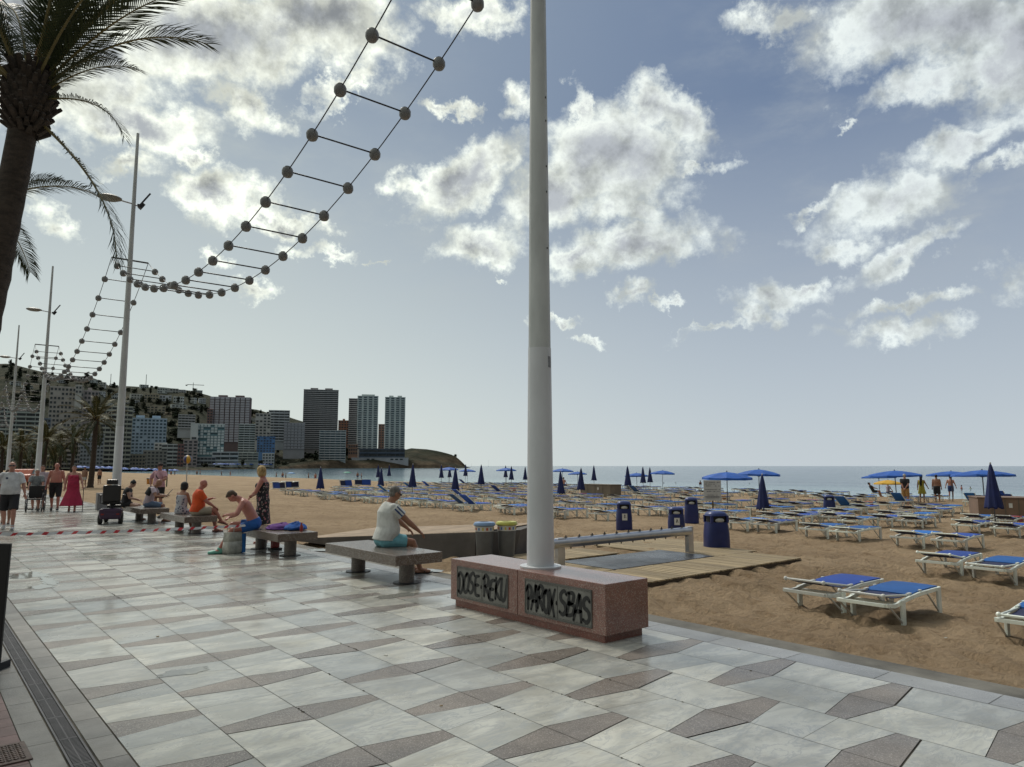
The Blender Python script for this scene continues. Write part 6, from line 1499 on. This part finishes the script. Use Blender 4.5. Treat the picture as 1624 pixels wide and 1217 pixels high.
FT_ = [far_tree_mesh(i, i % 3 == 2) for i in range(6)]; trm = MB().tube([(0, 0, -.6), (0, 0, .5)], [.07, .04], 6).build('trunk', PT); TR_ = trm.data; bpy.data.objects.remove(trm)
def ftree(u, v, r, k=None, d=None):
    d = d or on_slope(u, v); p = at(u, d); z = H+d*(HZ-v)/F; s = r*d/F
    t = thing('tree', (p.x, p.y, z), vrnd.uniform(0, 6), 'dark green tree growing on the far side of the bay', 'tree', 'trees on the far side of the bay')
    t.scale = (s, s, s*vrnd.uniform(.85, 1.2))
    for nm, me in (('crown', FT_[vrnd.randrange(6) if k is None else k]), ('trunk', TR_)):
        o = bpy.data.objects.new(nm, me); COL.objects.link(o); o.parent = t
for u, v, r in [(268, 675, 9), (273, 690, 9), (265, 703, 9), (274, 662, 8), (262, 654, 7), (279, 700, 7), (204, 648, 8), (212, 658, 7), (222, 650, 6), (231, 640, 5), (246, 639, 6), (257, 641, 5), (236, 662, 6), (248, 660, 6), (220, 640, 5), (303, 650, 7), (315, 655, 6), (322, 650, 6), (300, 625, 5), (303, 619, 4), (196, 620, 5), (206, 622, 5), (232, 624, 4), (290, 628, 4), (186, 615, 4), (171, 614, 5), (168, 622, 6), (152, 618, 5), (128, 612, 8), (140, 615, 7), (118, 606, 6), (96, 610, 7), (64, 606, 7), (45, 603, 7), (20, 600, 7), (5, 596, 6), (34, 626, 8), (15, 632, 8), (48, 636, 8), (58, 650, 8), (65, 640, 8),
    (400, 690, 5), (403, 704, 6), (437, 705, 7), (440, 720, 7), (446, 700, 5), (486, 716, 9), (489, 728, 9), (480, 733, 7), (497, 722, 8), (501, 733, 7), (470, 727, 7), (549, 724, 7), (553, 732, 5), (604, 730, 4), (722, 724, 3.5), (395, 738, 6), (405, 739, 6), (385, 739, 5), (372, 737, 5), (358, 738, 5), (412, 735, 5), (440, 735, 6), (452, 738, 5), (461, 722, 6), (320, 706, 7), (362, 712, 8), (370, 716, 7), (380, 664, 4), (396, 660, 5), (402, 656, 4), (410, 661, 4), (392, 672, 5), (325, 740, 5), (345, 741, 4)]:
    ftree(u, v+1.5, r, d=(tpar(u)[0]+30 if v > 730 else None) if u > 300 else None)
for i in range(110):      # scattered over the slope and along the skyline
    u = vrnd.uniform(-60, 480); d0, d1, vr = tpar(u); v = vr+abs(vrnd.gauss(0, 1))*30+1
    if v < 715: ftree(u, v, vrnd.uniform(2.5, 5.5))
def mast(u, v0, v1, label, crane=False):
    d = 1290; p = at(u, d); z0 = H+d*(HZ-v1)/F; h = (v1-v0)*d/F
    t = thing('tower_crane' if crane else 'radio_mast', (p.x, p.y, z0-6), face(p.x, p.y), label, 'crane' if crane else 'mast')
    MB().box((0, 0, (h+6)/2), (.9, .9, h+6)).build('mast', M('mast grey', (.22, .22, .22), .6), t)
    if crane: MB().box((4, 0, h+2), (28, .8, .9)).build('jib', M('mast grey', (1, 1, 1)), t); MB().box((-11, 0, h+.6), (3, 1.5, 2)).build('counterweight', M('mast grey', (1, 1, 1)), t)
mast(224, 594, 612, 'right thin radio mast on the skyline of the hill'); mast(167, 593, 613, 'left thin radio mast on the skyline of the hill'); mast(300, 607, 621, 'far tower crane on the skyline', True)
# little parasols on the far beaches
pp = MB(); pp.cur = 1; pp.tube([(0, 0, 0), (0, 0, 2.2)], .05, 5); pp.cur = 0; pp.lathe([(1.4, 1.95), (1.35, 2.05), (.05, 2.5)], 10); po = pp.build('beach_parasol', [UB, UP]); first = True
for i in range(120):
    if i < 76: u = vrnd.uniform(122, 284); dd = vrnd.uniform(300, 400); z = None
    else: u = vrnd.uniform(340, 430); dd = tpar(u)[0]+vrnd.uniform(10, 30)
    p = at(u, dd); o = po if first else po.copy()
    if not first: COL.objects.link(o)
    first = False; o.location = (p.x, p.y, (zs(p.x, p.y) if i < 76 and p.x > 7 else .3)); k = 1. if i < 76 else 1.4; o.scale = (k, k, k)
    tag(o, 'small blue parasol on the far beach below the blocks', 'parasol', 'blue parasols on the far beach')
def mini(u, v, label):
    p = at(u, 2600); t = thing('sailing_boat', (p.x, p.y, -1.5), 1., label, 'boat'); MB().loft([[Vector((x, y*w, z)) for y, z in ((-1, 1.4), (0, 0), (1, 1.4))] for x, w in ((-6, 1.2), (0, 1.6), (6, .1))]).build('hull', wallm(WH), t); MB().tube([(0, 0, 1), (0, 0, 24 if v < 735 else 13)], .16, 6).build('mast', M('mast grey', (1, 1, 1)), t)
mini(775, 720, 'tiny sailing boat with a tall mast on the horizon right of the headland'); mini(748, 736, 'tiny boat on the horizon beside the tip of the headland')
